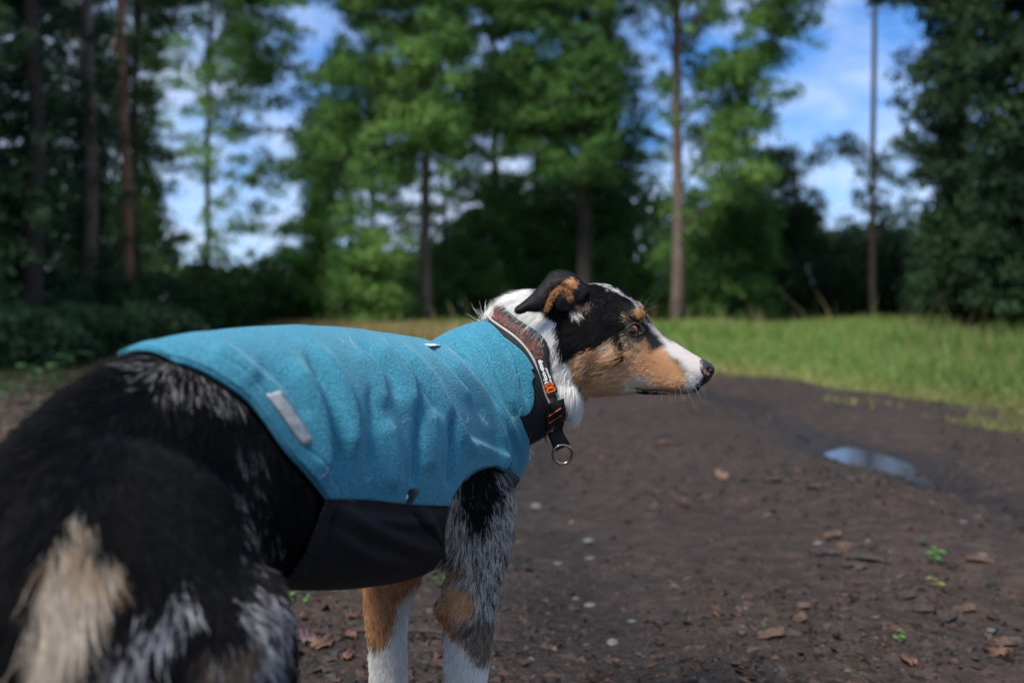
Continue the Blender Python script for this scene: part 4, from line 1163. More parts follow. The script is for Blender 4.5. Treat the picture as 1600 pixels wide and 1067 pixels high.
# polygon, hair colour A, hair colour B, share of B, edge softness in px
MARKS = [
    # rump and thigh
    (c2((380, 165), (470, 150), (560, 165), (650, 215), (700, 275), (640, 300), (560, 250), (480, 250), (420, 215)), BLACK, GREY, .36, 14),
    (c2((680, 360), (740, 370), (775, 440), (770, 560), (790, 680), (800, 800), (740, 830), (690, 700), (670, 520)), SOOT, GREY, .22, 16),
    (c2((225, 585), (245, 600), (255, 660), (300, 690), (290, 760), (255, 830), (215, 900), (200, 1000), (230, 1120), (150, 1120), (120, 1010), (95, 900), (100, 810), (140, 720), (190, 640)), (.60, .50, .39), (.46, .40, .34), .5, 18),
    (c2((225, 585), (245, 600), (262, 670), (300, 695), (285, 740), (200, 720), (150, 715), (190, 640)), (.36, .22, .12), (.46, .37, .27), .5, 16),
    (c2((520, 770), (470, 800), (380, 870), (310, 930), (250, 1000), (240, 1120), (420, 1120), (430, 1000), (490, 900), (540, 810)), SOOT, (.44, .44, .47), .42, 20),
    (c2((640, 830), (720, 790), (800, 800), (795, 960), (760, 1120), (700, 1120), (720, 960), (690, 880)), SOOT, (.44, .44, .47), .46, 16),
    (c2((560, 960), (700, 920), (720, 1010), (690, 1120), (520, 1120)), BROWN, GREY, .25, 16),
    (c2((-60, 960), (15, 960), (45, 1060), (50, 1140), (-60, 1140)), BLACK, GREY, .55, 10),
    # right fore leg
    (c4((250, 90), (620, 90), (660, 300), (640, 800), (600, 1100), (240, 1100), (240, 300)), (.055, .050, .046), (.58, .55, .50), .50, 8),
    (c4((330, 60), (520, 60), (535, 200), (490, 300), (450, 370), (400, 360), (360, 290), (320, 250)), BLACK, GREY, .10, 12),
    (c4((510, 90), (560, 80), (610, 130), (600, 180), (560, 190)), SOOT, GREY, .55, 6),
    (c4((300, 570), (380, 590), (410, 680), (400, 740), (330, 770), (260, 760), (230, 720), (280, 690)), TAN, CREAM, .35, 12),
    (c4((230, 715), (290, 715), (340, 760), (330, 800), (380, 870), (420, 960), (360, 910), (280, 815), (250, 770)), RUST, TAN, .4, 7),
    (c4((350, 780), (440, 740), (530, 770), (525, 830), (500, 920), (450, 975), (420, 950), (390, 880)), (.13, .085, .055), (.32, .28, .23), .45, 8),
    (c4((280, 820), (350, 870), (420, 960), (455, 978), (500, 930), (520, 1000), (480, 2500), (200, 2500), (270, 1000)), WHITE, (.60, .56, .49), .35, 6),
    # left fore leg
    (c6((380, 560), (900, 480), (800, 600), (620, 680), (600, 800), (560, 860), (500, 900), (440, 870), (400, 700)), DTAN, TAN, .62, 8),
    (c6((590, 680), (640, 640), (760, 545), (800, 560), (660, 700), (650, 1100), (700, 2500), (340, 2500), (420, 1100), (455, 900), (500, 905), (560, 850), (580, 760)), WHITE, (.62, .58, .51), .32, 6),
    # neck ruff
    (c1((60, 250), (180, 255), (300, 200), (400, 170), (440, 240), (480, 300), (500, 390), (520, 470), (570, 550), (606, 640), (610, 700), (600, 780), (560, 900), (470, 950), (300, 950), (280, 600), (60, 420)), WHITE, (.70, .69, .66), .25, 5),
    (c1((440, 270), (470, 320), (500, 400), (515, 470), (570, 555), (600, 640), (604, 660), (630, 620), (600, 520), (560, 420), (540, 300)), BLACK, GREY, .07, 5),
    # head
    (c1((480, 100), (650, 150), (760, 180), (870, 270), (900, 380), (900, 470), (740, 500), (640, 500), (560, 480), (520, 400), (470, 320), (440, 200)), BLACK, SOOT, .4, 5),
    (c1((560, 490), (600, 470), (660, 462), (700, 428), (735, 440), (750, 470), (800, 470), (860, 430), (900, 470), (950, 455), (985, 540), (1045, 585), (1065, 620), (1055, 690), (950, 700), (820, 700), (680, 700), (625, 720), (600, 660), (600, 620), (570, 560)), TAN, CREAM, .38, 5),
    (cF((-40, 600), (60, 560), (110, 510), (60, 700), (20, 800), (-60, 830)), DTAN, GREY, .38, 5),
    (cF((0, 780), (80, 690), (170, 640), (260, 600), (290, 640), (200, 690), (90, 760), (20, 830)), TAN, BROWN, .40, 6),
    (cF((400, 560), (520, 560), (640, 640), (720, 740), (640, 800), (480, 760), (380, 680)), TAN, (.50, .24, .12), .4, 10),
    (cF((270, 830), (420, 790), (480, 870), (400, 930), (300, 930)), CREAM, WHITE, .4, 8),
    (cF((620, 780), (720, 740), (780, 820), (760, 920), (660, 900)), TAN, SOOT, .26, 8),
    (cF((170, 470), (240, 490), (280, 560), (250, 590), (190, 560)), BLACK, SOOT, .3, 4),
    (cF((190, 600), (250, 600), (280, 640), (230, 660)), SOOT, TAN, .3, 5),
    (cF((90, 490), (150, 480), (170, 560), (130, 600), (100, 560)), CREAM, GREY, .4, 5),
    (cF((230, 430), (290, 460), (380, 510), (420, 560), (350, 600), (290, 570), (250, 500)), (.14, .09, .055), CREAM, .35, 5),
    (cF((400, 440), (470, 460), (500, 540), (440, 600), (380, 540)), RUST, TAN, .5, 5),
    (cF((430, 330), (460, 360), (520, 440), (625, 500), (560, 545), (470, 585), (440, 520), (400, 420)), BLACK, SOOT, .4, 4),
    (cF((440, 310), (475, 370), (540, 440), (620, 490), (700, 510), (800, 560), (900, 620), (940, 660), (890, 720), (880, 770), (830, 760), (760, 670), (640, 620), (585, 580), (600, 520), (545, 470), (470, 390)), WHITE, PINK, .30, 4),
    (cF((740, 620), (860, 650), (880, 780), (800, 760), (730, 690)), PINK, WHITE, .5, 7),
    (cF((780, 760), (870, 790), (880, 850), (800, 940), (770, 900), (790, 830)), WHITE, GREY, .30, 6),
    (cF((230, 370), (290, 330), (350, 310), (400, 350), (440, 420), (400, 470), (330, 480), (270, 440)), BLACK, SOOT, .4, 4),
    (cF((340, 230), (400, 250), (440, 320), (430, 350), (350, 300)), RUST, TAN, .5, 4),
    (cF((360, 165), (420, 190), (450, 250), (400, 260), (365, 200)), RUST, TAN, .4, 3),
    (cF((230, 290), (320, 270), (350, 300), (270, 350), (235, 350)), BLACK, CREAM, .33, 4),
    (cF((-20, -5), (60, 15), (200, 70), (300, 150), (360, 200), (405, 260), (390, 262), (340, 205), (280, 150), (190, 82), (60, 32), (-20, 12)), (.55, .58, .62), WHITE, .5, 2),
    (cF((380, 920), (440, 912), (520, 922), (640, 936), (640, 950), (540, 945), (430, 950), (385, 950)), BLACK, SOOT, .3, 3),
]
BASE_A, BASE_B, BASE_P = BLACK, (.009, .0090, .0105), .3
# the right eye's white streak etc. lie on the camera side; markings wrap round through the body
def marks(P, rng, per_hair=True):
    """Hair colour at world points: picked per hair, or the mean tone for the skin."""
    n = len(P)
    w = noise_np(P, 90, 3) - .5; w2 = noise_np(P, 90, 4) - .5
    q = pix(P) + np.stack([w, w2], 1) * 12
    A = np.tile(BASE_A, (n, 1)).astype(float); B = np.tile(BASE_B, (n, 1)).astype(float); pb = np.full(n, BASE_P)
    for poly, a, b, share, soft in MARKS:
        poly = np.asarray(poly)
        lo, hi = poly.min(0) - soft * 2, poly.max(0) + soft * 2
        m = np.where(((q > lo) & (q < hi)).all(1))[0]
        if not len(m): continue
        d = poly_sd(q[m], poly)
        t = np.clip(.5 - d / (2 * soft), 0, 1)
        if per_hair:
            k = m[rng.random(len(m)) < t]
            A[k] = a; B[k] = b; pb[k] = share
        else:
            t = t[:, None]
            mean = (1 - share) * np.array(a) + share * np.array(b)
            A[m] = A[m] * (1 - t) + mean * t; B[m] = A[m]; pb[m] = 0
    if per_hair:
        # locks: hairs of one colour stand together
        lock = noise_np(P * np.array([1, 1, .45]), 380, 9, 2)
        r = np.clip((lock - .5) * 2.0 + .5, 0, 1) * .45 + rng.random(n) * .55
        C = np.where((r < pb)[:, None], B, A)
        return C * rng.uniform(.75, 1.2, (n, 1))
    return A * (1 - pb[:, None]) + B * pb[:, None]

skin_m = mat_attr("dog_skin", rough=.7, spec=.2)
hair_m = mat_attr("dog_hair", rough=.5, spec=.08)
set_color(body_me, np.clip(marks(BV, RNG, False) * .55 + .004, 0, 1))

dog = empty("dog", (S0[0] - .12, S0[1] - .28, 0), label="tricolour dog in a turquoise fleece vest standing on the dirt path looking right", cat="dog")
body = link("body", body_me, skin_m, dog)

# ================================================================== the vest
FK = 2
NS2, NP2 = 600, 340
s_lin = np.linspace(40, 296, NS2); p_lin = np.arange(NP2) / NP2 * 2 * np.pi
S2, P2 = np.meshgrid(s_lin, p_lin, indexing='ij')
DS = SLEN[-1] / (NS - 1)          # metres per ring
RM = .095                          # metres per radian, about

def fold_phi(p):
    p = (np.asarray(p) + np.pi) % (2 * np.pi) - np.pi
    return np.abs(p)
def par2(pts, **k):
    q = to_param(pts, **k); return np.stack([q[:, 0] * DS, fold_phi(q[:, 1]) * RM], 1)
def dense(L, n=60):
    L = np.asarray(L, float)
    return cat_spline(np.hstack([L, np.zeros((len(L), 1))]), n)[:, :2]

hem_px = dense([(262, 558), (290, 566), (330, 583), (385, 620), (415, 655), (450, 705), (482, 740), (512, 778)])
brear_px = dense([(512, 778), (494, 825), (474, 870), (452, 902)], 20)
seam_px = dense([(512, 778), (575, 780), (640, 787), (702, 790)], 30)
neck_px = dense([(767, 509), (790, 530), (815, 570), (830, 603), (838, 628)], 30)
arm_px = dense([(694, 872), (692, 840), (700, 790), (712, 765), (735, 738), (765, 727), (790, 732), (808, 747), (815, 775)], 60)
hem_q, brear_q, seam_q, arm_q = par2(hem_px, hi=170), par2(brear_px, hi=170), par2(seam_px, hi=230), par2(arm_px, lo=120, hi=235)
COFF = .0085
def cos_fit(q, k=3):
    """s(phi) as a short cosine series through parameter points: the ring goes right round the neck."""
    ph = fold_phi(q[:, 1]); A = np.stack([np.cos(m * ph) for m in range(k)], 1)
    c = np.linalg.lstsq(A.T @ A + 1e-3 * np.diag([0, 1, 4, 8][:k]), A.T @ q[:, 0], rcond=None)[0]
    return lambda p: sum(c[m] * np.cos(m * p) for m in range(k))
def param_on(px, off, lo=190):
    """Photo pixels -> (s, phi) for a surface standing off by off."""
    px = np.asarray(px, float); P = px.copy()
    for _ in range(3):
        q = to_param(P, lo=lo)
        P = P + (px - pix(surf(q[:, 0], q[:, 1], np.full(len(q), off))))
    return to_param(P, lo=lo)
mid_q = param_on([(766, 501), (780, 507), (793, 515), (806, 527), (817, 540), (829, 555), (839, 572), (846, 587), (851, 601), (855, 615), (857, 629)], COFF)
mid_f = cos_fit(mid_q, 4)
W_R, W_F = .0115, .0235            # width behind and in front of the reflective line (m)
_pe = float(fold_phi(param_on([(838, 628)], VOFF)[0, 1]))
_pp = np.linspace(0, _pe, 40)
neck_q = np.stack([mid_f(_pp) * DS - W_R - .0015, _pp * RM], 1)
fr_q = par2([(815, 735), (818, 705), (812, 655)], lo=190)
PI_R = math.pi * RM
neck_q = neck_q[neck_q[:, 1] < .1825]
s_neck_end = neck_q[-1]
FRONT_EDGE = np.array([[.764, .262], [.790, .228], [.797, .200], [.799, .177], [.842, .183]])     # the fleece ends here, the stretch chest panel begins
hem_top = hem_q[0, 0]
fleece_poly = np.vstack([[hem_top, -.2], [hem_top, 0], hem_q, seam_q[1:], arm_q[30:], fr_q[:0], FRONT_EDGE, neck_q[::-1], [[neck_q[0, 0], 0], [neck_q[0, 0], -.2]]])
belly_poly = np.vstack([brear_q, [[brear_q[-1, 0] + .004, PI_R + .05]], [[s_neck_end[0] + .004, PI_R + .05]], [[s_neck_end[0] + .004, s_neck_end[1] - .006]], FRONT_EDGE[::-1] - [.001, .005], arm_q[30:][::-1], seam_q[::-1]])
arm_poly = np.vstack([arm_q, [[arm_q[-1, 0] + .004, 2.45 * RM]], [[(arm_q[0, 0] + arm_q[-1, 0]) / 2, 2.72 * RM]], [[arm_q[0, 0] - .002, 2.62 * RM]]])

# folds: photo-pixel polylines, height (mm), width (px)
FOLDS = [([(552, 548), (574, 564), (590, 590), (600, 640)], 2.2, 11), ([(583, 536), (612, 557), (630, 578), (644, 607), (646, 650)], 3.4, 11),
         ([(617, 535), (646, 564), (675, 598), (698, 638), (725, 688), (743, 712)], 3.2, 9), ([(653, 541), (687, 573), (716, 607), (743, 632)], 2.6, 8),
         ([(691, 545), (725, 584), (754, 620), (777, 670), (797, 715)], 3.2, 8), ([(711, 532), (743, 571), (770, 616), (797, 665), (812, 700)], 2.8, 7),
         ([(736, 527), (765, 562), (788, 607), (806, 647)], 2.6, 6), ([(641, 575), (652, 620), (650, 700), (648, 770)], -4.6, 8), ([(672, 640), (674, 690), (672, 740)], 2.0, 13),
         ([(700, 645), (705, 700), (700, 765)], -4.0, 7), ([(476, 552), (505, 595), (522, 645), (527, 695), (520, 745)], -5.2, 12),
         ([(492, 540), (525, 590), (546, 650), (550, 720)], 3.6, 14), ([(334, 538), (375, 568), (405, 596)], 2.4, 15), ([(455, 560), (490, 640), (502, 700), (505, 760)], 4.0, 15),
         ([(600, 655), (612, 700), (615, 770)], 2.6, 16), ([(575, 600), (580, 660), (572, 740)], -2.0, 12), ([(756, 513), (785, 548), (806, 590), (822, 632)], -1.8, 7), ([(548, 528), (600, 575), (622, 625)], -2.2, 8),
         ([(600, 530), (635, 566), (662, 606), (690, 655)], -2.4, 8), ([(668, 538), (704, 575), (735, 615), (760, 665)], -2.6, 7), ([(698, 533), (733, 573), (760, 614), (786, 668)], -2.4, 6), ([(724, 526), (754, 562), (780, 606), (800, 655)], -2.2, 6),
         ([(725, 690), (760, 704), (800, 722)], 2.4, 12), ([(400, 560), (450, 610), (478, 660)], -1.6, 12)]
BFOLDS = [([(528, 790), (600, 828), (690, 862)], 3.2, 13), ([(524, 795), (512, 845), (478, 895)], -3.0, 6), ([(560, 802), (640, 812), (692, 800)], 2.2, 8), ([(520, 830), (580, 862), (650, 880)], 2.4, 12), ([(655, 790), (670, 815), (690, 850)], 3.2, 9), ([(640, 800), (680, 840), (695, 858)], -2.0, 8)]

def panel(name, poly, off, folds, mat, parent, thick, hem_line=None, extra=0.0, under=None):
    S, Ph = S2.copy(), P2.copy()
    base = np.stack([S.ravel() * DS, fold_phi(Ph.ravel()) * RM], 1)
    f1 = poly_sd(base, poly); f2 = -poly_sd(base, arm_poly)
    f = np.maximum(f1, f2).reshape(S.shape)
    cell_s = (s_lin[1] - s_lin[0]); cell_p = p_lin[1]
    gs = np.gradient(f, axis=0) / cell_s; gp = (np.roll(f, -1, 1) - np.roll(f, 1, 1)) / (2 * cell_p)
    # metric gradient
    ms, mp_ = gs / DS, gp / RM
    g2 = ms**2 + mp_**2 + 1e-9
    near = np.abs(f) < .75 * max(cell_s * DS, cell_p * RM)
    dsS = np.where(near, -f * ms / g2 / DS, 0); dsP = np.where(near, -f * mp_ / g2 / RM, 0)
    S = S + np.clip(dsS, -cell_s * .8, cell_s * .8); Ph = Ph + np.clip(dsP, -cell_p * .8, cell_p * .8)
    f = np.where(near, 0, f)
    base3 = surf(S, Ph, np.full(S.shape, off))
    q = pix(base3.reshape(-1, 3))
    disp = np.zeros(len(q))
    for line, h, w in folds:
        d, u = line_dist(q, dense(line, 24))
        env = np.clip(np.minimum(u, 1 - u) * 5 + .12, 0, 1)
        if h > 0:        # a fold hangs over to the front: long slope behind, short steep side in front
            sg = line_side(q, dense(line, 24))
            ww = np.where(sg > 0, w * 1.5, w * .55)
            disp += h * 1e-3 * env * 2.1 * np.exp(-np.abs(d / ww) ** 1.7)
        else:
            disp += h * 1e-3 * env * 2.8 * np.exp(-np.abs(d / (w * .7)) ** 1.6)
    nz = noise_np(base3.reshape(-1, 3), 28, 5, 3) - .5
    disp += nz * .0014
    disp = np.where(disp < 0, -.0085 * np.tanh(-disp / .0085), disp)          # the cloth never sinks into the coat
    if hem_line is not None:
        hb = np.stack([S.ravel() * DS, fold_phi(Ph.ravel()) * RM], 1)
        d, u = line_dist(hb, hem_line)
        disp += .0010 * np.clip((.014 - d) / .002, 0, 1) - .0016 * np.exp(-((d - .0145) / .0014) ** 2)
    if extra:
        disp += extra * np.sin(q[:, 1] * .9 + q[:, 0] * .5) * np.exp(-(line_dist(np.stack([S.ravel() * DS, fold_phi(Ph.ravel()) * RM], 1), brear_q)[0] / .016) ** 2)
    V = surf(S, Ph, off + disp.reshape(S.shape)).reshape(-1, 3)
    i = np.arange(NS2 - 1)[:, None]; j = np.arange(NP2)[None]; j2 = (j + 1) % NP2
    idx = np.stack([i * NP2 + j, (i + 1) * NP2 + j, (i + 1) * NP2 + j2, i * NP2 + j2], -1)
    fc = f.ravel()[idx]
    keep = (fc.sum(-1) < -1e-9) & (fc.max(-1) < 1e-6)
    F = idx[keep].reshape(-1, 4)
    used = np.unique(F); rem = np.full(len(V), -1); rem[used] = np.arange(len(used))
    me = mesh_np(name, V[used], rem[F])
    o = link(name, me, mat, parent)
    md = o.modifiers.new("thickness", 'SOLIDIFY'); md.thickness = thick; md.offset = -1.0
    return o

def fleece_mat():
    m, nt, b = new_mat("fleece")
    tcn = nt.nodes.new("ShaderNodeTexCoord")
    n1 = N(nt, "ShaderNodeTexNoise", Scale=420.0, Detail=3.0, Roughness=.6)
    n2 = N(nt, "ShaderNodeTexNoise", Scale=26.0, Detail=4.0)
    vo = N(nt, "ShaderNodeTexVoronoi", Scale=480.0)
    for n in (n1, n2, vo): nt.links.new(tcn.outputs["Object"], n.inputs["Vector"])
    r = ramp(nt, [(.30, (.020, .122, .185)), (.55, (.042, .198, .280)), (.78, (.085, .275, .360))])
    nt.links.new(n1.outputs["Fac"], r.inputs["Fac"])
    r2 = ramp(nt, [(.3, (.90, .92, .94)), (.7, (1.08, 1.06, 1.05))])
    nt.links.new(n2.outputs["Fac"], r2.inputs["Fac"])
    mx = nt.nodes.new("ShaderNodeMix"); mx.data_type = 'RGBA'; mx.blend_type = 'MULTIPLY'; mx.inputs[0].default_value = 1.0
    nt.links.new(r.outputs["Color"], mx.inputs[6]); nt.links.new(r2.outputs["Color"], mx.inputs[7])
    nt.links.new(mx.outputs[2], b.inputs["Base Color"])
    b.inputs["Roughness"].default_value = .95
    b.inputs["Specular IOR Level"].default_value = .1
    b.inputs["Sheen Weight"].default_value = .35
    b.inputs["Sheen Roughness"].default_value = .45
    b.inputs["Sheen Tint"].default_value = (.45, .80, .95, 1)
    add = nt.nodes.new("ShaderNodeMath"); add.operation = 'ADD'
    nt.links.new(n1.outputs["Fac"], add.inputs[0]); nt.links.new(vo.outputs["Distance"], add.inputs[1])
    bp = N(nt, "ShaderNodeBump", Strength=.5, Distance=.0014)
    nt.links.new(add.outputs[0], bp.inputs["Height"]); nt.links.new(bp.outputs["Normal"], b.inputs["Normal"])
    return m

def rib_mat(name, col, wave=900.0, rough=.75):
    m, nt, b = new_mat(name)
    tcn = nt.nodes.new("ShaderNodeTexCoord")
    w = N(nt, "ShaderNodeTexWave", Scale=wave / 6.28, Distortion=.6, Detail=1.0)
    w.bands_direction = 'DIAGONAL'
    nt.links.new(tcn.outputs["Object"], w.inputs["Vector"])
    r = ramp(nt, [(.2, [c * .7 for c in col]), (.8, [c * 1.25 for c in col])])
    nt.links.new(w.outputs["Fac"], r.inputs["Fac"]); nt.links.new(r.outputs["Color"], b.inputs["Base Color"])
    b.inputs["Roughness"].default_value = rough
    b.inputs["Specular IOR Level"].default_value = .25
    bp = N(nt, "ShaderNodeBump", Strength=.35, Distance=.001)
    nt.links.new(w.outputs["Fac"], bp.inputs["Height"]); nt.links.new(bp.outputs["Normal"], b.inputs["Normal"])
    return m

fleece_m = fleece_mat()
stretch_m = rib_mat("stretch_fabric", (.012, .0125, .0155), 700)
bind_m = mat_plain("binding_tape", (.010, .085, .125), .8, .15, 300, .3)
blackbind_m = mat_plain("black_binding", (.012, .013, .016), .75, .2, 300, .3)
vest = panel("vest", fleece_poly, VOFF, FOLDS, fleece_m, dog, .0022, hem_line=np.vstack([[hem_top, 0], hem_q]))
tag(vest, label="turquoise fleece dog vest with folds and a black belly panel")
belly = panel("belly_panel", belly_poly, VOFF - .0012, BFOLDS, stretch_m, vest, .0016, extra=.0012)

def edge_tube(name, q, rad, mat, off=VOFF, flat=1.0, both=True):
    """Binding along a parameter curve, on the camera side and mirrored on the other side."""
    for sg in ((1, -1) if both else (1,)):
        P = surf(q[:, 0] / DS, sg * q[:, 1] / RM, np.full(len(q), off))
        link(name, tube_mesh(P, rad, 8, name=name, flat=flat), mat, vest)
arm_s = np.vstack([cat_spline(np.hstack([arm_q[30:], np.zeros((30, 1))]), 80)[:, :2]])
edge_tube("armhole_binding", arm_s, .0030, bind_m, VOFF + .0006)
arm_l = cat_spline(np.hstack([arm_q[:31], np.zeros((31, 1))]), 30)[:, :2]
edge_tube("leg_binding", arm_l, .0032, blackbind_m, VOFF - .001)
edge_tube("side_seam", dense(seam_q[::3], 80), .0013, blackbind_m, VOFF + .0004)
h_all = np.vstack([[[hem_top, 0]], hem_q])
edge_tube("hem_edge", dense(h_all[::3], 120), .0022, fleece_m, VOFF - .0004)
edge_tube("collar_edge", dense(np.vstack([[[neck_q[0, 0], 0]], neck_q])[::3], 70), .0030, fleece_m, VOFF - .0003)

def patch(name, corners, off, mat, parent, nu=14, nv=6, thick=.0012, bump=0.0, lo=0, hi=NS):
    """A flat piece sewn on the cloth: four photo-pixel corners in order."""
    c = np.asarray(corners, float)
    u, v = np.meshgrid(np.linspace(0, 1, nu), np.linspace(0, 1, nv), indexing='ij')
    p = (c[0] * ((1 - u) * (1 - v))[..., None] + c[1] * (u * (1 - v))[..., None] + c[2] * (u * v)[..., None] + c[3] * ((1 - u) * v)[..., None]).reshape(-1, 2)
    q = to_param(p, lo=lo, hi=hi)
    o_ = np.full(len(q), off) + (np.random.default_rng(3).normal(0, bump, len(q)) if bump else 0)
    V = surf(q[:, 0], q[:, 1], o_)
    i = np.arange(nu - 1)[:, None]; j = np.arange(nv - 1)[None]
    F = np.stack([i * nv + j, (i + 1) * nv + j, (i + 1) * nv + j + 1, i * nv + j + 1], -1).reshape(-1, 4)
    fn = np.cross(V[F[0, 1]] - V[F[0, 0]], V[F[0, 3]] - V[F[0, 0]])
    if fn @ (np.array([0, 0, H_CAM]) - V[0]) < 0: F = F[:, ::-1]
    o = link(name, mesh_np(name, V, F), mat, parent)
    md = o.modifiers.new("thickness", 'SOLIDIFY'); md.thickness = thick; md.offset = 1.0
    return o
refl_m = mat_plain("reflective_tape", (.36, .37, .38), .45, .12, 120, .25, metal=.2)
patch("reflective_strip", [(411, 622), (466, 697), (483, 690), (432, 616)], VOFF + .0046, refl_m, vest, 16, 5, .0012, .0003)
white_m = mat_plain("white_label", (.78, .78, .77), .7, .05, 80)
blue_m = mat_plain("label_blue", (.012, .07, .24), .7, .1, 80)
patch("neck_label", [(663, 541), (672, 545), (690, 543.5), (682, 540.5)], VOFF + .002, white_m, vest, 8, 4, .0008)
patch("label_print", [(673, 544.6), (678, 546), (688, 545), (684, 543.4)], VOFF + .003, blue_m, vest, 6, 3, .0004)

# folded side tag at the seam
def solid_px(name, outline, Y, thick, mat, parent, sub=None):
    """A small solid piece: outline in photo pixels at depth Y (number or per point), given real thickness away from the camera."""
    o = np.asarray(outline, float); n = len(o)
    Ys = np.broadcast_to(np.asarray(Y, float), (n,))
    A = np.array([at(x, y, yy) for (x, y), yy in zip(o, Ys)])
    B = A + np.array([0, thick, 0])
    bmm = bmesh.new()
    va = [bmm.verts.new(p) for p in A]; vb = [bmm.verts.new(p) for p in B]
    bmm.faces.new(va); bmm.faces.new(vb[::-1])
    for k in range(n): bmm.faces.new([va[k], vb[k], vb[(k + 1) % n], va[(k + 1) % n]])
    bmesh.ops.recalc_face_normals(bmm, faces=bmm.faces)
    me = bpy.data.meshes.new(name); bmm.to_mesh(me); bmm.free()
    ob = link(name, me, mat, parent)
    md = ob.modifiers.new("round", 'BEVEL'); md.width = .0006; md.segments = 2
    return ob
def cloth_Y(px, py, off):
    q = to_param([(px, py)])
    return surf(q[:, 0], q[:, 1], np.array([off]))[0][1]
ty = cloth_Y(643, 776, VOFF)
solid_px("side_tag", [(628, 788), (632, 777), (637, 767), (643, 763.5), (656, 764), (654, 772), (648, 779), (644, 786)], ty - .011, .0035, blackbind_m, vest)
solid_px("tag_print", [(631.5, 779), (635, 772.5), (638, 774), (636, 780), (633, 782.5)], ty - .0118, .0014, white_m, vest)
# ================================================================== the collar
def collar_pt(phi, v, off):
    """v in metres across the band, measured forwards from the reflective line."""
    s = mid_f(fold_phi(phi)) + v / DS
    return surf(s, phi, off)
def band(name, v0, v1, off, thick, mat, parent, nphi=160, nv=8, phis=None, bulge=.0008):
    ph = np.linspace(0, 2 * np.pi, nphi, endpoint=False) if phis is None else phis
    closed = phis is None
    v = np.linspace(v0, v1, nv)
    PH, Vv = np.meshgrid(ph, v, indexing='ij')
    o = off + bulge * (1 - ((Vv - (v0 + v1) / 2) / ((v1 - v0) / 2)) ** 2)
    V = collar_pt(PH.ravel(), Vv.ravel(), o.ravel())
    n = len(ph)
    i = np.arange(n if closed else n - 1)[:, None]; j = np.arange(nv - 1)[None]; i2 = (i + 1) % n
    F = np.stack([i * nv + j, i * nv + j + 1, i2 * nv + j + 1, i2 * nv + j], -1).reshape(-1, 4)
    fn = np.cross(V[F[0, 1]] - V[F[0, 0]], V[F[0, 3]] - V[F[0, 0]])
    c0 = CL[int(np.clip(mid_f(fold_phi(ph[:1]))[0], 0, NS - 1)), :3]
    if fn @ (V[F[0, 0]] - c0) < 0: F = F[:, ::-1]
    ob = link(name, mesh_np(name, V, F), mat, parent)
    md = ob.modifiers.new("thickness", 'SOLIDIFY'); md.thickness = thick; md.offset = -1.0
    return ob
nylon_m = rib_mat("black_nylon", (.012, .012, .014), 1500, .6)
collar = band("collar", -W_R, W_F, COFF, .0035, nylon_m, dog)
tag(collar, label="black and rust patterned dog collar with a metal ring")
def pattern_mat():
    m, nt, b = new_mat("collar_pattern")
    tcn = nt.nodes.new("ShaderNodeTexCoord")
    n1 = N(nt, "ShaderNodeTexNoise", Scale=210.0, Detail=3.0, Roughness=.55, Distortion=.8)
    nt.links.new(tcn.outputs["Object"], n1.inputs["Vector"])
    r = ramp(nt, [(.44, (.012, .012, .014)), (.52, (.095, .026, .016)), (.66, (.16, .042, .022))])
    nt.links.new(n1.outputs["Fac"], r.inputs["Fac"]); nt.links.new(r.outputs["Color"], b.inputs["Base Color"])
    b.inputs["Roughness"].default_value = .7
    w = N(nt, "ShaderNodeTexNoise", Scale=900.0, Detail=2.0); nt.links.new(tcn.outputs["Object"], w.inputs["Vector"])
    bp = N(nt, "ShaderNodeBump", Strength=.4, Distance=.0008)
    nt.links.new(w.outputs["Fac"], bp.inputs["Height"]); nt.links.new(bp.outputs["Normal"], b.inputs["Normal"])
    return m
band("patterned_webbing", .0022, W_F - .0055, COFF + .0012, .0010, pattern_mat(), collar)
ph_all = np.linspace(0, 2 * np.pi, 150, endpoint=False)
link("reflective_piping", tube_mesh(collar_pt(ph_all, np.zeros(150), np.full(150, COFF + .0012)), .0017, 8, closed=True, name="piping"),
     mat_plain("piping_grey", (.33, .325, .30), .5, .1, 200), collar)

def near_param(px, off):
    """Photo pixels -> (phi, v) on the collar band, camera side."""
    q = to_param(px, lo=190)
    return q[:, 1], (q[:, 0] - mid_f(fold_phi(q[:, 1]))) * DS
def on_collar(px, off):
    px = np.asarray(px, float)
    P = px.copy()
    for _ in range(2):                # correct for the collar standing off the cloth surface
        q = to_param(P, lo=190)
        X = surf(q[:, 0], q[:, 1], np.full(len(q), off))
        P = P + (px - pix(X))
    q = to_param(P, lo=190)
    return surf(q[:, 0], q[:, 1], np.full(len(q), off))
def decal(name, tri_px, faces, off, mat, parent, thick=.0006):
    V = on_collar(tri_px, off)
    me = bpy.data.meshes.new(name)
    me.from_pydata([tuple(v) for v in V], [], [tuple(f) for f in faces]); me.update()
    nrm = sum((p.normal * p.area for p in me.polygons), Vector())
    if nrm.dot(Vector((0, 0, H_CAM)) - Vector(V.mean(0))) < 0: me.flip_normals()
    ob = link(name, me, mat, parent)
    md = ob.modifiers.new("thickness", 'SOLIDIFY'); md.thickness = thick; md.offset = 1.0
    return ob
def grid_px(c, nu, nv):
    c = np.asarray(c, float)
    u, v = np.meshgrid(np.linspace(0, 1, nu), np.linspace(0, 1, nv), indexing='ij')
    p = (c[0] * ((1 - u) * (1 - v))[..., None] + c[1] * (u * (1 - v))[..., None] + c[2] * (u * v)[..., None] + c[3] * ((1 - u) * v)[..., None]).reshape(-1, 2)
    F = [(i * nv + j, (i + 1) * nv + j, (i + 1) * nv + j + 1, i * nv + j + 1) for i in range(nu - 1) for j in range(nv - 1)]
    return p, F
label_m = mat_plain("label_black", (.010, .011, .013), .55, .1, 200)
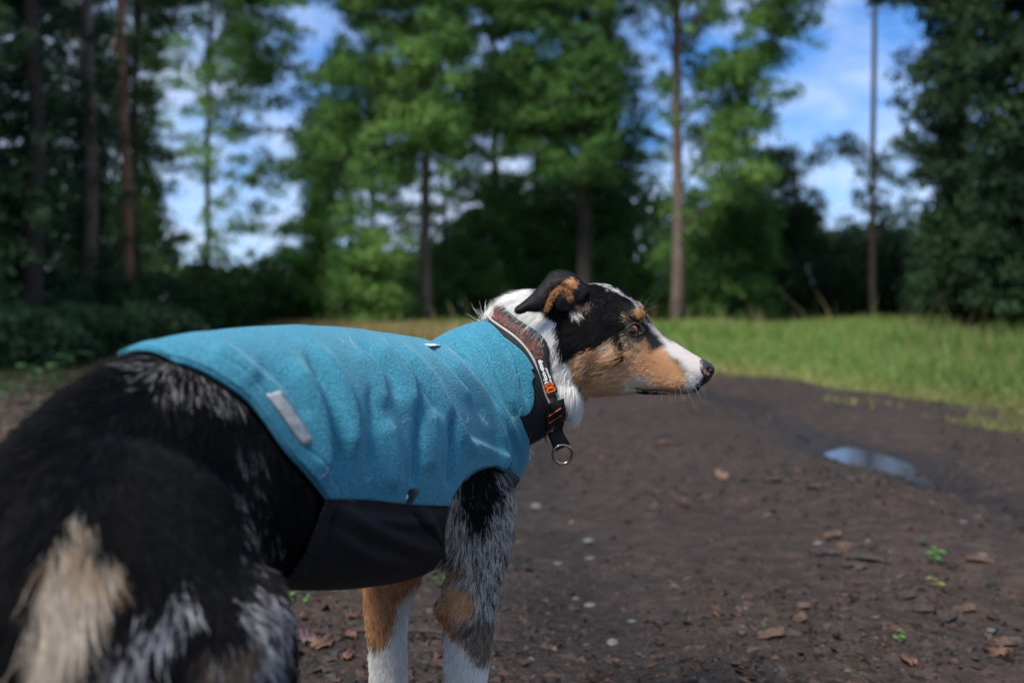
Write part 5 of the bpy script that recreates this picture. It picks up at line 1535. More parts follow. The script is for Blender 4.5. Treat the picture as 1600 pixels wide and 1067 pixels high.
p_, F_ = grid_px([(836.5, 563), (850, 558), (872, 612), (855.5, 621)], 10, 5)
decal("label_patch", p_, F_, COFF + .0026, label_m, collar, .0006)
def text_px(name, body, start, end, cap, mat, bold=.02, tall=0.0):
    """Lettering sewn on the label: baseline from start to end (photo pixels), capital height in px to the left."""
    cu = bpy.data.curves.new(name, 'FONT'); cu.body = body; cu.size = 1.0; cu.offset = bold; cu.resolution_u = 2
    ob = bpy.data.objects.new(name, cu); COL.objects.link(ob)
    me = bpy.data.meshes.new_from_object(ob.evaluated_get(bpy.context.evaluated_depsgraph_get()))
    bpy.data.objects.remove(ob)
    v = verts_of(me)[:, :2]
    x0, x1 = v[:, 0].min(), v[:, 0].max()
    s_, e_ = np.array(start, float), np.array(end, float)
    d = e_ - s_; L = np.linalg.norm(d); d /= L; nn = np.array([d[1], -d[0]])       # left of the reading direction
    u = (v[:, 0] - x0) / (x1 - x0) * L
    w = v[:, 1] / .70 * cap
    px = s_ + u[:, None] * d + w[:, None] * nn
    F = [tuple(p.vertices) for p in me.polygons]
    return decal(name, px, F, COFF + .0033, mat, collar, .0004)
letter_m = mat_plain("white_lettering", (.80, .80, .80), .6, .03, 100)
orange_m = mat_plain("orange_print", (.80, .14, .015), .6, .05, 100)
text_px("label_name", "Non-stop", (857.3, 597.5), (844.6, 561.5), 6.6, letter_m, .03)
text_px("label_line", "dogwear", (862.6, 596.8), (853.8, 573.5), 3.6, letter_m, .02)
def stroke(A, B, w):
    A, B = np.array(A, float), np.array(B, float); d = (B - A) / np.linalg.norm(B - A); n = np.array([-d[1], d[0]]) * w / 2
    A = A - d * w * .3; B = B + d * w * .3
    return [A + n, B + n, B - n, A - n]
zz = lambda x, y: (830 + x / 11.857, 550 + y / 11.857)
lp, lf = [], []
for a, b_ in [((258, 618), (400, 570)), ((400, 570), (402, 612)), ((402, 612), (292, 690)), ((300, 752), (440, 702)), ((440, 702), (425, 662)), ((425, 662), (268, 648)), ((268, 648), (258, 618)), ((300, 752), (288, 700)), ((292, 712), (402, 612))]:
    k = len(lp); lp += stroke(zz(*a), zz(*b_), 2.0); lf.append((k, k + 1, k + 2, k + 3))
for i, f in enumerate(lf):
    pass
decal("label_emblem", lp, lf, COFF + .0033, orange_m, collar, .0004)
# webbing loop with orange stitching, ring and hanging strap
web_m = rib_mat("webbing", (.016, .016, .018), 1100, .65)
p_, F_ = grid_px([(854.5, 631), (881, 622), (884, 655), (855, 672)], 8, 6)
decal("webbing_fold", p_, F_, COFF + .0030, web_m, collar, .0012)
stitch_m = mat_plain("orange_stitching", (.62, .11, .035), .7, .15, 300)
for a, b_ in [((857.5, 650.3), (876.5, 637.8)), ((857.8, 661.3), (877.3, 648.8))]:
    L_ = np.linspace(0, 1, 12)[:, None] * (np.array(b_) - a) + a
    link("stitching", tube_mesh(on_collar(L_, COFF + .0045), .00065, 6, name="stitching"), stitch_m, collar)
RY = on_collar([(868, 664)], COFF)[0][1] - .004
metal_m = mat_plain("ring_metal", (.42, .35, .28), .27, .25, 60, metal=1.0)
# lower webbing turn, hanging strap
def strap(name, pl, pr, Y, thick, mat, parent, n=14, rib=.0005):
    """Flat strap between a left and a right edge given in photo pixels."""
    Lp = dense(pl, n); Rp = dense(pr, n)
    nv = 5
    V = []
    for k in range(n):
        for t in np.linspace(0, 1, nv):
            q = Lp[k] * (1 - t) + Rp[k] * t
            y = Y - .0012 * math.sin(math.pi * t) - rib * (k % 2)
            V.append(at(q[0], q[1], y))
    F = [(i * nv + j, i * nv + j + 1, (i + 1) * nv + j + 1, (i + 1) * nv + j) for i in range(n - 1) for j in range(nv - 1)]
    me = mesh_np(name, np.array(V), np.array(F))
    ob = link(name, me, mat, parent)
    md = ob.modifiers.new("thickness", 'SOLIDIFY'); md.thickness = thick; md.offset = 1.0
    return ob
strap("webbing_turn", [(853, 664), (854, 672), (857, 680)], [(882, 652), (881.5, 661), (878.5, 672)], RY + .001, .005, nylon_m, collar, 8, .0002)
strap("hanging_strap", [(855.5, 679), (859, 687), (864.5, 701)], [(879, 671), (882, 679), (889.5, 691)], RY - .002, .003, web_m, collar, 16, .0006)
def ring_px(name, c, rx, ry, rot, Y, rad, tilt=.0, arc=(0, 2 * np.pi), closed=True, n=48):
    t = np.linspace(arc[0], arc[1], n, endpoint=not closed)
    P = []
    for a in t:
        x, y = rx * math.cos(a), ry * math.sin(a)
        P.append(at(c[0] + x * math.cos(rot) - y * math.sin(rot), c[1] + x * math.sin(rot) + y * math.cos(rot), Y + tilt * math.sin(a)))
    return link(name, tube_mesh(np.array(P), rad, 10, closed=closed, name=name, updir=(0, 1, 0)), metal_m, collar)
ring_px("leash_ring", (878.6, 709.5), 15.0, 14.6, -.38, RY - .003, .0019, .004)
ring_px("slide_ring", (861, 683), 8.5, 9.5, .2, RY + .001, .0014, .002, (np.pi * .62, np.pi * 1.55), False, 20)
strap("strap_end", [(863.8, 700.5), (866.5, 705.5)], [(889.2, 690.5), (890, 695)], RY - .0045, .004, web_m, collar, 5, .0002)

# ================================================================== face
def sphere_mesh(c, r, colf, n=22, m=32, axis=(0, 0, 1), name="ball"):
    """Ball with colour by angle from an axis."""
    ax = np.asarray(axis, float); ax /= np.linalg.norm(ax)
    r_ = np.cross(ax, [0.3, .2, .9]); r_ /= np.linalg.norm(r_); q = np.cross(ax, r_)
    th = np.concatenate([[.001], np.linspace(.06, np.pi - .001, n)])
    V = np.array([[np.asarray(c) + r * (ax * math.cos(t) + math.sin(t) * (math.cos(p) * r_ + math.sin(p) * q)) for p in np.arange(m) / m * 2 * np.pi] for t in th])
    i = np.arange(len(th) - 1)[:, None]; j = np.arange(m)[None]
    F = np.stack([i * m + j, (i + 1) * m + j, (i + 1) * m + (j + 1) % m, i * m + (j + 1) % m], -1).reshape(-1, 4)
    me = mesh_np(name, V.reshape(-1, 3), F)
    T = np.repeat(th, m)
    set_color(me, np.array([colf(t) for t in T]))
    return me
eye_m = mat_attr("eye_wet", rough=.06, spec=.6)
lid_m = mat_plain("eyelid_skin", (.007, .006, .006), .8, .2, 400, .3)
lidg_m = mat_plain("eyelid_rim", (.06, .05, .05), .5, .15, 400, .3)
def eye_col(t):
    if t < .46: return (.004, .004, .006)
    if t < .52: return (.10, .028, .006)
    if t < .66: return (.33, .095, .014)
    if t < .74: return (.10, .03, .008)
    return (.012, .009, .008)
fwd = np.array([0, -1.0, 0])
en = np.array(eye_n); en /= np.linalg.norm(en)
ER = .0112
gz = np.array([.20, -.96, -.04])
e_c = eye_c - en * (ER - .0012)
link("eye", sphere_mesh(e_c, ER, eye_col, axis=gz, name="eye"), eye_m, dog)
e2 = mirr(e_c); g2 = gz - HL * 2 * (gz @ HL)
link("eye", sphere_mesh(e2, ER, eye_col, axis=g2, name="eye"), eye_m, dog)
SKIN = lambda px: np.array([np.array(ray_body(x, y, BT)[0]) for x, y in px])
def lid_pts(px, off):
    """Lid line: on the eyeball where it shows, else on the skin."""
    o = np.array([0, 0, H_CAM]); out = []
    for x, y in px:
        d = at(x, y, 1.0) - o; d /= np.linalg.norm(d)
        b = (o - e_c) @ d; c = (o - e_c) @ (o - e_c) - (ER + off) ** 2; disc = b * b - c
        t1 = -b - math.sqrt(disc) if disc > 0 else 9
        h = ray_body(x, y, BT)[0]
        t2 = (np.array(h) - o) @ d - off if h is not None else 9
        out.append(o + d * min(t1, t2))
    return np.array(out)
upper = dense([(978.5, 515), (981.5, 511.6), (987, 507.6), (992.5, 505.4), (998, 506.8), (1002, 511.6), (1006, 519)], 26)
lower = dense([(978.5, 514.5), (980.5, 519), (984.5, 523), (990, 524.8), (996, 524), (1000.5, 521.8), (1006, 521)], 26)
LV, LF = [], []
link("eyelid", tube_mesh(lid_pts(upper, .0004), np.linspace(.0014, .0024, 26), 8, name="eyelid"), lid_m, dog)
link("eyelid", tube_mesh(lid_pts(lower, .0002), np.linspace(.0010, .0014, 26), 8, name="eyelid"), lid_m, dog)
rim = dense([(977.5, 513.6), (981, 509.8), (987, 505.6), (992, 503.6)], 16)
link("eyelid_rim", tube_mesh(lid_pts(rim, .0009), np.linspace(.0004, .0008, 16), 6, name="eyelid_rim"), lidg_m, dog)
link("tear_corner", tube_mesh(lid_pts(dense([(998.5, 519.5), (1001.5, 520.6), (1004.5, 522)], 8), .0003), np.array([.0005, .0008, .001, .0011, .001, .0008, .0006, .0004]), 6, name="tear_corner"), lidg_m, dog)

# nose leather
NOSE = np.array([(1090, 562, 600, .0160), (1095, 561, 601, .0180), (1100, 562, 600.5, .0180), (1105, 564.5, 597.5, .0165), (1110, 568, 592, .0132), (1114, 572, 586, .0085), (1116.5, 576, 581.5, .0030)], float)
ns_ = cat_spline(np.hstack([NOSE[:, :3], NOSE[:, 3:] * 1000]), 26)
rg = []
for px, t, b_, w in ns_:
    th = np.arange(40) / 40 * 2 * np.pi
    c = head_pt(px, (t + b_) / 2, 0.0); a = (b_ - t) / 2 * MPP
    low = np.clip(-np.cos(th), 0, 1)
    lat = w / 1000 * sup(np.sin(th), .8) * (1 - .50 * low)
    # nostrils: a comma-shaped dent on each side of the front
    dent = np.exp(-((np.cos(th) - .08) / .30) ** 2) * np.exp(-((px - 1109) / 4.0) ** 2)
    R_ = c + np.outer(a * sup(np.cos(th), .9), ZZ) + np.outer(lat * (1 - .30 * dent), HL) - np.outer(dent * .004, HF)
    rg.append(R_)
V, F, cap = rings_mesh(np.array(rg))
nm = mesh_np("nose", V, [F, cap])
q = pix(V)
col = np.tile((.018, .017, .019), (len(V), 1)).astype(float)
for c_, s_, cc in [((1104, 581), 3.0, (.58, .30, .27)), ((1091, 570), 2.2, (.45, .25, .24)), ((1096, 566), 2.0, (.10, .09, .10))]:
    w = np.exp(-(((q - c_) ** 2).sum(1)) / s_**2)[:, None] * (V @ HL < head_pt(1100, 580, -.004) @ HL)[:, None]
    col = col * (1 - np.clip(w * 1.3, 0, 1)) + np.array(cc) * np.clip(w * 1.3, 0, 1)
set_color(nm, col)
nose_m = mat_attr("nose_leather", rough=.36, spec=.5, noise=.25, scale=500)
nt = nose_m.node_tree
vv = N(nt, "ShaderNodeTexVoronoi", Scale=650.0); tcn = nt.nodes.new("ShaderNodeTexCoord"); nt.links.new(tcn.outputs["Object"], vv.inputs["Vector"])
bp = N(nt, "ShaderNodeBump", Strength=.5, Distance=.0006); nt.links.new(vv.outputs["Distance"], bp.inputs["Height"]); nt.links.new(bp.outputs["Normal"], nt.nodes["Principled BSDF"].inputs["Normal"])
nose = link("nose", nm, nose_m, dog)
pit_m = mat_plain("nostril_dark", (.003, .003, .003), .6)
for sg in (-1, 1):
    V, F, cap = ellipsoid(head_pt(1110.3, 578, sg * .0118), (.0028, .0018, .0024), HAX, 8, 12)
    link("nostril", mesh_np("nostril", V, [F, cap]), pit_m, nose)
# lips: a dark line along the mouth
lipm = mat_plain("lip_skin", (.016, .013, .013), .4, .2, 300)
MP = dense([(1082, 610.5), (1072, 613), (1058, 613), (1040, 610), (1018, 609), (1000, 607.5), (992, 607)], 30)
Lp = []
for x, y in MP:
    h = ray_body(x, y, BT)[0]
    Lp.append(np.array(h) if h is not None else head_pt(x, y, -.012))
Lp = np.array(Lp)
link("lip", tube_mesh(Lp, np.linspace(.0007, .0011, 30), 6, name="lip"), lipm, dog)
link("lip", tube_mesh(np.array([mirr(p) for p in Lp]), np.linspace(.0007, .0011, 30), 6, name="lip"), lipm, dog)

# ears: a folded-back flap with thickness, its rim and canal
ear_skin = mat_attr("ear_skin", rough=.65, spec=.25)
def ear(near=True):
    Uc = cE((1290, 300), (1180, 180), (1080, 110), (940, 85), (850, 115), (790, 190), (700, 300), (610, 390), (520, 465), (470, 500))
    Lc = cE((1130, 480), (1060, 330), (960, 290), (880, 370), (830, 470), (780, 535), (700, 548), (610, 540), (540, 565), (478, 565))
    n = 40; m = 22
    A = dense(Uc, n); B = dense(Lc, n)
    u = np.linspace(0, 1, n)
    y0 = np.interp(u, [0, .2, .45, .7, 1], [1.232, 1.226, 1.226, 1.218, 1.212])
    V = []
    for k in range(n):
        for side in (0, 1):
            for t in (np.linspace(0, 1, m) if side == 0 else np.linspace(1, 0, m)[1:-1]):
                p = A[k] * (1 - t) + B[k] * t
                arch = math.sin(math.pi * t)
                thick = .0030 * (arch ** .4) * (1 - .3 * u[k])
                y = y0[k] - .010 * arch * (1 - u[k]) * (t < 2) - .005 * arch * u[k] + (.012 * (1 - t)) * (1 - u[k])
                V.append(at(p[0], p[1], y + (-thick if side == 0 else thick)))
    mm = 2 * m - 2
    V, F, cap = rings_mesh(np.array(V).reshape(n, mm, 3))
    if not near: V = np.array([mirr(p) for p in V]) - ZZ * .006
    me = mesh_np("ear", V, [F, cap])
    return me
ear_me = ear(True)
EV = verts_of(ear_me)
EAR_MARKS = [(cE((940, 260), (1000, 210), (1100, 165), (1165, 220), (1150, 290), (1080, 310), (1000, 270)), RUST, TAN, .45, 3),
             (cE((780, 520), (840, 420), (880, 350), (940, 300), (1000, 300), (1070, 370), (1080, 440), (1010, 400), (960, 320), (900, 350), (850, 430), (820, 530)), TAN, BROWN, .35, 3)]
def ear_color(P, rng, per_hair=True):
    q = pix(P); n = len(P)
    C = np.tile((.016, .0155, .017), (n, 1)).astype(float) * rng.uniform(.7, 1.4, (n, 1))
    for poly, a, b_, sh, soft in EAR_MARKS:
        t = np.clip(.5 - poly_sd(q, poly) / (2 * soft), 0, 1)
        k = rng.random(n) < t if per_hair else t > .5
        C[k] = np.where((rng.random(k.sum()) < sh)[:, None], b_, a) * rng.uniform(.7, 1.2, (k.sum(), 1))
    return C
set_color(ear_me, ear_color(EV, RNG, False) * .8)
ear_r = link("ear", ear_me, ear_skin, dog)
ear_l_me = ear(False); set_color(ear_l_me, np.tile((.014, .013, .014), (len(ear_l_me.vertices), 1)))
ear_l = link("ear", ear_l_me, ear_skin, dog)
rim_px = dense(cE((800, 520), (840, 430), (880, 360), (930, 310), (990, 305), (1045, 345), (1072, 400)), 40)
RIM = np.array([at(x, y, 1.212 + .004 * (k / 40)) for k, (x, y) in enumerate(rim_px)])
rm = tube_mesh(RIM, np.interp(np.linspace(0, 1, 40), [0, .3, .7, 1], [.0012, .0019, .0030, .0022]), 10, name="ear_fold")
set_color(rm, np.tile((.10, .050, .026), (len(rm.vertices), 1)) * RNG.uniform(.6, 1.1, (len(rm.vertices), 1)))
link("ear_fold", rm, ear_skin, ear_r)
V, F, cap = ellipsoid(at(*cE((1005, 440))[0], 1.2285), (.012, .0035, .012), HAX, 10, 18)
cm = mesh_np("ear_canal", V, [F, cap]); set_color(cm, np.tile((.012, .009, .009), (len(V), 1)))
link("ear_canal", cm, ear_skin, ear_r)
# ================================================================== fur
# px, py: lay of the coat on the picture side (dx, dy), length mm, lift, strands per square metre (millions)
COAT = np.array([
    (1085, 570, -1, -.25, 3.0, .22, 2.6), (1060, 560, -1, -.05, 3.4, .22, 2.6), (1040, 535, -1, -.45, 3.5, .2, 2.6), (1070, 600, -1, .25, 4, .28, 2.6), (1095, 600, -.8, .5, 4, .4, 2.4),
    (1020, 590, -1, .18, 6, .22, 2.2), (1010, 540, -1, .25, 4.5, .2, 2.4), (985, 540, -.85, .5, 6, .25, 2.2), (960, 580, -.9, .42, 11, .24, 1.9), (930, 600, -.75, .65, 14, .26, 1.7), (920, 625, -.5, .8, 17, .3, 1.5),
    (1000, 480, -.9, -.45, 5, .25, 2.3), (970, 455, -1, -.1, 6, .25, 2.2), (950, 480, -1, .1, 7, .22, 2.2), (930, 520, -.9, .45, 9, .22, 2.0), (910, 560, -.8, .65, 14, .25, 1.8), (915, 450, -1, -.1, 8, .3, 2.0),
    (890, 510, -.6, .8, 14, .3, 1.7), (870, 540, -.35, .95, 30, .42, 1.3), (850, 510, -.45, .9, 30, .45, 1.3), (810, 475, -.85, .5, 30, .48, 1.2), (775, 485, -.9, .25, 30, .5, 1.2),
    (885, 600, -.12, 1, 32, .45, 1.3), (895, 650, -.15, 1, 30, .45, 1.3), (860, 660, -.3, 1, 26, .4, 1.1), (830, 690, -.2, 1, 24, .4, 1.0),
    (300, 590, -.35, .9, 17, .22, .62), (200, 620, -.6, .8, 15, .2, .62), (90, 690, -.6, .85, 14, .2, .62), (250, 750, -.2, 1, 14, .12, .62), (380, 660, .15, 1, 13, .16, .62), (410, 800, .15, 1, 16, .2, .62),
    (440, 720, -.3, .9, 15, .2, .5), (60, 780, -.2, 1, 16, .16, .62), (110, 860, -.35, 1, 30, .22, .9), (90, 960, -.05, 1, 36, .24, .9), (150, 840, -.4, .9, 28, .22, .9), (270, 960, -.55, .85, 26, .2, .65),
    (390, 930, -.2, 1, 20, .2, .65), (330, 1040, -.3, 1, 22, .2, .65), (20, 1000, -.1, 1, 30, .25, .6), (470, 800, -.1, 1, 18, .3, .5),
    (760, 760, -.05, 1, 13, .26, 1.5), (795, 790, .12, 1, 13, .3, 1.5), (720, 830, -.15, 1, 20, .34, 1.3), (700, 870, -.35, 1, 26, .42, 1.3), (770, 880, .08, 1, 16, .28, 1.5), (735, 930, -.2, 1, 16, .28, 1.5),
    (695, 940, -.5, .6, 13, .4, 1.6), (755, 975, -.5, .8, 13, .3, 1.6), (730, 1030, -.1, 1, 11, .26, 1.9), (728, 1130, -.1, 1, 7, .2, 1.2),
    (700, 895, -.4, .9, 13, .3, 1.3), (640, 900, -.1, 1, 12, .25, 1.4), (590, 930, .25, 1, 10, .25, 1.6), (625, 960, -.1, 1, 9, .25, 1.7), (605, 1030, -.25, 1, 11, .28, 1.8), (605, 1130, -.1, 1, 7, .2, 1.2)], float)
def coat_at(q):
    w = 1.0 / ((q[:, None, 0] - COAT[None, :, 0]) ** 2 + (q[:, None, 1] - COAT[None, :, 1]) ** 2 + 90.0) ** 1.7
    w /= w.sum(1, keepdims=True)
    return w @ COAT[:, 2:]

def tri_data(me):
    me.calc_loop_triangles()
    t = np.empty(len(me.loop_triangles) * 3, np.int32); me.loop_triangles.foreach_get("vertices", t); t = t.reshape(-1, 3)
    V = verts_of(me); Nn = normals_of(me)
    return V, Nn, t
def sample(me, dens_fn, rng):
    """Random roots on a mesh: density (per m2) at each triangle."""
    V, Nn, t = tri_data(me)
    a, b, c = V[t[:, 0]], V[t[:, 1]], V[t[:, 2]]
    ar = np.linalg.norm(np.cross(b - a, c - a), axis=1) / 2
    ctr = (a + b + c) / 3; nm = (Nn[t[:, 0]] + Nn[t[:, 1]] + Nn[t[:, 2]]); nm /= np.linalg.norm(nm, axis=1)[:, None] + 1e-12
    k = rng.poisson(ar * dens_fn(ctr, nm))
    idx = np.repeat(np.arange(len(t)), k); n = len(idx)
    r1 = np.sqrt(rng.random(n)); r2 = rng.random(n)
    w = np.stack([1 - r1, r1 * (1 - r2), r1 * r2], 1)[..., None]
    P = (V[t[idx]] * w).sum(1); M = (Nn[t[idx]] * w).sum(1); M /= np.linalg.norm(M, axis=1)[:, None] + 1e-12
    return P, M

vest_tree = None
def vest_tree_make():
    dg = bpy.context.evaluated_depsgraph_get()
    vs, fs = [], []
    for o in (vest, belly, collar):
        me = o.evaluated_get(dg).to_mesh(); b = len(vs)
        vs += [v.co.copy() for v in me.vertices]; fs += [tuple(b + k for k in p.vertices) for p in me.polygons]
        o.evaluated_get(dg).to_mesh_clear()
    return BVHTree.FromPolygons(vs, fs)
VT = vest_tree_make()
CAMP = np.array([0, 0, H_CAM])
# the coat lies flat under the cloth and the collar
_in = np.zeros(len(BV))
for k in range(len(BV)):
    if VT.ray_cast(Vector(BV[k] - BN[k] * .010), Vector(BN[k]), .034)[0] is not None: _in[k] = 1
body_me.vertices.foreach_set("co", (BV - BN * (_in * .007)[:, None]).astype(np.float32).ravel()); body_me.update()
def dens_body(P, M):
    q = pix(P)
    d = coat_at(q)[:, 4] * 1e6
    v = CAMP - P; v /= np.linalg.norm(v, axis=1)[:, None]
    facing = (M * v).sum(1)
    d = np.where(facing < -.35, d * .16, d)
    far = (q[:, 0] < -60) | (q[:, 1] > 1100)
    return np.where(far, d * .15, d)
P, M = sample(body_me, dens_body, RNG)
# drop roots under the cloth or the collar, the eyes and the nose
keep = np.ones(len(P), bool)
for k in range(len(P)):
    h = VT.ray_cast(Vector(P[k] - M[k] * .004), Vector(M[k]), .030)
    if h[0] is not None: keep[k] = False
q = pix(P)
for c_, r_ in ((e_c, .0098), (mirr(e_c), .0098)):
    keep &= np.linalg.norm(P - c_, axis=1) > ER + .0006
eo = np.vstack([upper, lower[::-1]])
side = ((P - head_pt(HPX, 540, 0)) @ HL) < 0
keep &= ~((poly_sd(q, eo) < .4) & side)
keep &= ~((q[:, 0] > 1095) & (P[:, 0] > .1) & (poly_sd(q, [(1092, 560), (1094, 578), (1093, 600), (1130, 620), (1130, 540)]) < 0))
P, M, q = P[keep], M[keep], q[keep]

def strands(P, M, dx, dy, length, lift, rng, curl=.18, npt=5, grav=.0):
    right = np.array([1.0, 0, 0]); down = np.array([0, 0, -1.0])
    d = dx[:, None] * right + dy[:, None] * down
    d = d - M * (d * M).sum(1)[:, None]; d /= np.linalg.norm(d, axis=1)[:, None] + 1e-9
    jit = rng.normal(0, 1, P.shape); jit -= M * (jit * M).sum(1)[:, None]
    # neighbouring hairs share a swirl
    sw = np.stack([noise_np(P, 55, k, 2) - .5 for k in (21, 22, 23)], 1); sw -= M * (sw * M).sum(1)[:, None]
    d = d + jit * .13 + sw * 1.1; d /= np.linalg.norm(d, axis=1)[:, None] + 1e-9
    L = length[:, None] * 1e-3 * rng.uniform(.6, 1.15, (len(P), 1))
    lf = lift[:, None] * rng.uniform(.5, 1.5, (len(P), 1))
    out = []
    bend = rng.normal(0, curl, P.shape)
    for t in np.linspace(0, 1, npt):
        p = P - M * .0006 + L * (d * t + M * lf * (t * 1.25 - .75 * t * t)) + bend * L * t * t * .5
        p[:, 2] -= grav * L[:, 0] * t * t
        out.append(p)
    return np.stack(out, 1)

def hair_object(name, S, col, rad, parent, mat, **k):
    n, m, _ = S.shape
    hc = bpy.data.hair_curves.new(name)
    hc.add_curves([m] * n)
    hc.attributes["position"].data.foreach_set("vector", S.astype(np.float32).ravel())
    ra = hc.attributes.get("radius") or hc.attributes.new("radius", 'FLOAT', 'POINT')
    taper = np.array([1.0, .95, .8, .55, .15][:m]) if m == 5 else np.linspace(1, .15, m)
    ra.data.foreach_set("value", (rad[:, None] * taper[None]).astype(np.float32).ravel())
    ca = hc.attributes.new("col", 'FLOAT_COLOR', 'CURVE')
    c = np.ones((n, 4), np.float32); c[:, :3] = col
    ca.data.foreach_set("color", c.ravel())
    return link(name, hc, mat, parent, **k)
cp = coat_at(q)
ln = cp[:, 2]; lf = cp[:, 3]
# the coat is pressed short beside the collar
cs, _ = line_dist(q, [(790, 486), (816, 500), (841, 524), (858, 551), (869, 575), (878, 601), (884, 629), (886, 655)])
ln = np.where((q[:, 0] < 905) & (q[:, 0] > 750), ln * np.clip(.36 + cs / 42, .36, 1), ln)
S = strands(P, M, cp[:, 0], cp[:, 1], ln, lf, RNG)
colr = np.clip(marks(P, RNG, True), 0, 1)
rad = np.interp(ln, [3, 10, 30, 48], [.00013, .00017, .00021, .00024]) * np.where(cp[:, 4] < .8, 1.6, 1.0)
hair_object("fur", S, colr, rad, dog, hair_m, kind="stuff")
print("FUR", len(P))

# ear fur
def dens_ear(P, M):
    v = CAMP - P; v /= np.linalg.norm(v, axis=1)[:, None]
    return np.where((M * v).sum(1) > -.3, 2.6e6, .5e6)
Pe, Me = sample(ear_me, dens_ear, RNG)
qe = pix(Pe)
rim_like = np.zeros(len(Pe))
for poly, *_ in EAR_MARKS: rim_like = np.maximum(rim_like, poly_sd(qe, poly) < 2)
dx = np.where(qe[:, 0] < 862, -.8, np.where(rim_like > 0, .6, -.7)); dy = np.where(qe[:, 0] < 862, .55, np.where(rim_like > 0, .7, .3))
Se = strands(Pe, Me, dx, dy, np.where(rim_like > 0, 8.0, 4.2), np.where(rim_like > 0, .4, .2), RNG)
hair_object("ear_fur", Se, np.clip(ear_color(Pe, RNG), 0, 1), np.full(len(Pe), .00012), ear_r, hair_m, kind="stuff")
Pm, Mm = sample(rm, lambda P, M: np.full(len(P), 2.4e6), RNG)
n = len(Pm)
Sm = strands(Pm, Mm, RNG.normal(.4, .6, n), RNG.normal(.6, .5, n), np.full(n, 7.0), np.full(n, .45), RNG)
hair_object("ear_fur", Sm, np.where((RNG.random(n) < .3)[:, None], SOOT, np.where((RNG.random(n) < .35)[:, None], TAN, RUST)) * RNG.uniform(.6, 1.3, (n, 1)), np.full(n, .00012), ear_r, hair_m, kind="stuff")
# tufts of longer pale hair in the ear opening, at the collar and round the cloth edge
def tuft(px, Yoff, n, dx, dy, length, lift, cols, rad=.00014, spread=4.0, sx=1.0, npt=5, curl=.25, parent=None, name="fur_tuft"):
    rng = np.random.default_rng(int(px[0] * 7 + px[1]))
    roots, nr = [], []
    while len(roots) < n:
        x, y = px[0] + rng.normal(0, spread * sx), px[1] + rng.normal(0, spread)
        h = ray_body(x, y, BT)
        if h[0] is None:
            if rng.random() < .05: roots.append(at(x, y, Yoff)); nr.append((0, -1, .2))
            continue
        roots.append(np.array(h[0])); nr.append(np.array(h[1]))
    R_, N_ = np.array(roots), np.array(nr, float)
    S_ = strands(R_, N_, np.full(n, dx) + rng.normal(0, .18, n), np.full(n, dy) + rng.normal(0, .18, n), np.full(n, length), np.full(n, lift), rng, curl, npt)
    c_ = np.array(cols)[rng.integers(0, len(cols), n)] * rng.uniform(.8, 1.1, (n, 1))
    hair_object(name, S_, np.clip(c_, 0, 1), np.full(n, rad), parent or dog, hair_m, kind="stuff")
tuft(cE((1110, 545))[0], 1.225, 190, .35, .9, 13, .8, [(.62, .58, .52), (.35, .30, .26), (.75, .72, .68)], .00015, 2.6)
tuft(cE((1015, 430))[0], 1.222, 260, .5, .75, 9, .5, [(.012, .010, .010), (.10, .05, .028), (.02, .016, .015)], .00013, 4.5)
tuft(cE((1120, 480))[0], 1.225, 320, .4, .8, 10, .7, [(.10, .07, .06), (.25, .16, .13)], .00013, 4)
tuft(cE((1260, 480))[0], 1.225, 260, -.2, .9, 8, .5, [(.20, .12, .12), (.30, .20, .19), (.05, .04, .04)], .00012, 4)
tuft((762, 508), 1.30, 330, -.55, -.85, 26, .7, [WHITE, (.70, .68, .63)], .00017, 4.5, 1.5)
tuft((841, 632), 1.24, 150, -.02, 1.0, 20, .35, [WHITE, (.7, .7, .7)], .00017, 7.0, .45)
tuft((844, 660), 1.24, 120, -.05, 1.0, 20, .35, [WHITE, (.7, .7, .7)], .00017, 8.0, .5)
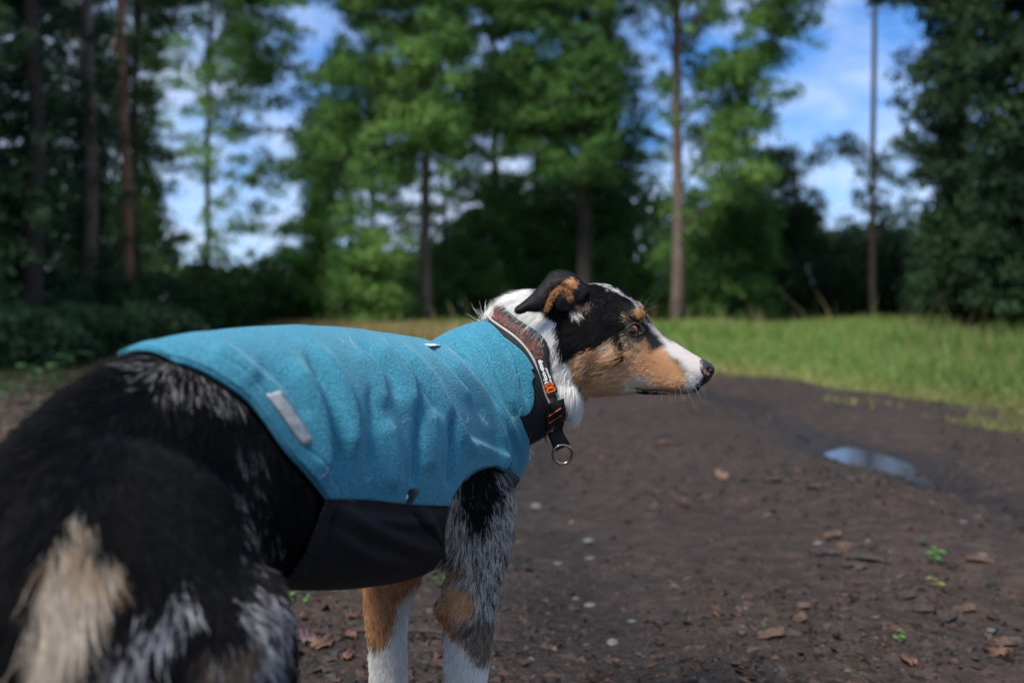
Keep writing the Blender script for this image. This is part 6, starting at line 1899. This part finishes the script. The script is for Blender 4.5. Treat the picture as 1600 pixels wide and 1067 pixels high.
# stray dog hairs caught on the fleece
rng = np.random.default_rng(6)
Hs = []
for _ in range(34):
    x, y = rng.uniform(430, 800), rng.uniform(560, 770)
    a = rng.uniform(0, 6.283); L = rng.uniform(5, 13); k = rng.normal(0, .8)
    t = np.linspace(0, 1, 6)
    px = np.stack([x + np.cos(a + k * t) * L * t * 1.6, y + np.sin(a + k * t) * L * t * 1.6], 1)
    qq = to_param(px, lo=45, hi=260)
    S_ = surf(qq[:, 0], qq[:, 1], np.full(6, VOFF + .030))
    # drop each hair onto the cloth
    out = []
    for p in S_:
        c_ = Vector(p); d_ = (c_ - Vector(CAMP)).normalized()
        h = VT.ray_cast(Vector(CAMP), d_, 5.0)
        if h[0] is not None: out.append(np.array(h[0]) + np.array(h[1]) * .0009 * (1 if h[1].dot(d_) < 0 else -1))
    if len(out) == 6 and np.ptp(np.array(out)[:, 1]) < .04: Hs.append(out)
if Hs: hair_object("stray_hair", np.array(Hs), np.tile((.62, .60, .56), (len(Hs), 1)), np.full(len(Hs), .00009), vest, hair_m, kind="stuff")
# whiskers
rng = np.random.default_rng(5)
W = []
for x, y, ddx, ddy, L in [(1078, 596, .55, .80, 26), (1070, 600, .35, .9, 30), (1062, 604, .2, 1, 26), (1084, 592, .7, .6, 22), (1054, 600, .05, 1, 24), (1090, 600, .6, .8, 18), (1086, 604, .4, .9, 16),
                          (1000, 488, .45, -.9, 38), (1003, 490, .75, -.55, 26), (997, 486, .2, -1, 24), (1045, 612, .1, 1, 15), (1035, 612, -.2, 1, 14), (1066, 610, .3, 1, 14)]:
    h = ray_body(x, y, BT)
    p = np.array(h[0]); nn = np.array(h[1])
    d = np.array([ddx, -.35, -ddy]); d /= np.linalg.norm(d)
    t = np.linspace(0, 1, 5)[:, None]
    W.append(p + d * t * L * 1e-3 + ZZ * (-.25 if ddy > 0 else -.35) * t**2 * L * 1e-3 * .5)
hair_object("whiskers", np.array(W), np.tile((.6, .6, .62), (len(W), 1)), np.full(len(W), .00005), dog, hair_m, kind="stuff")
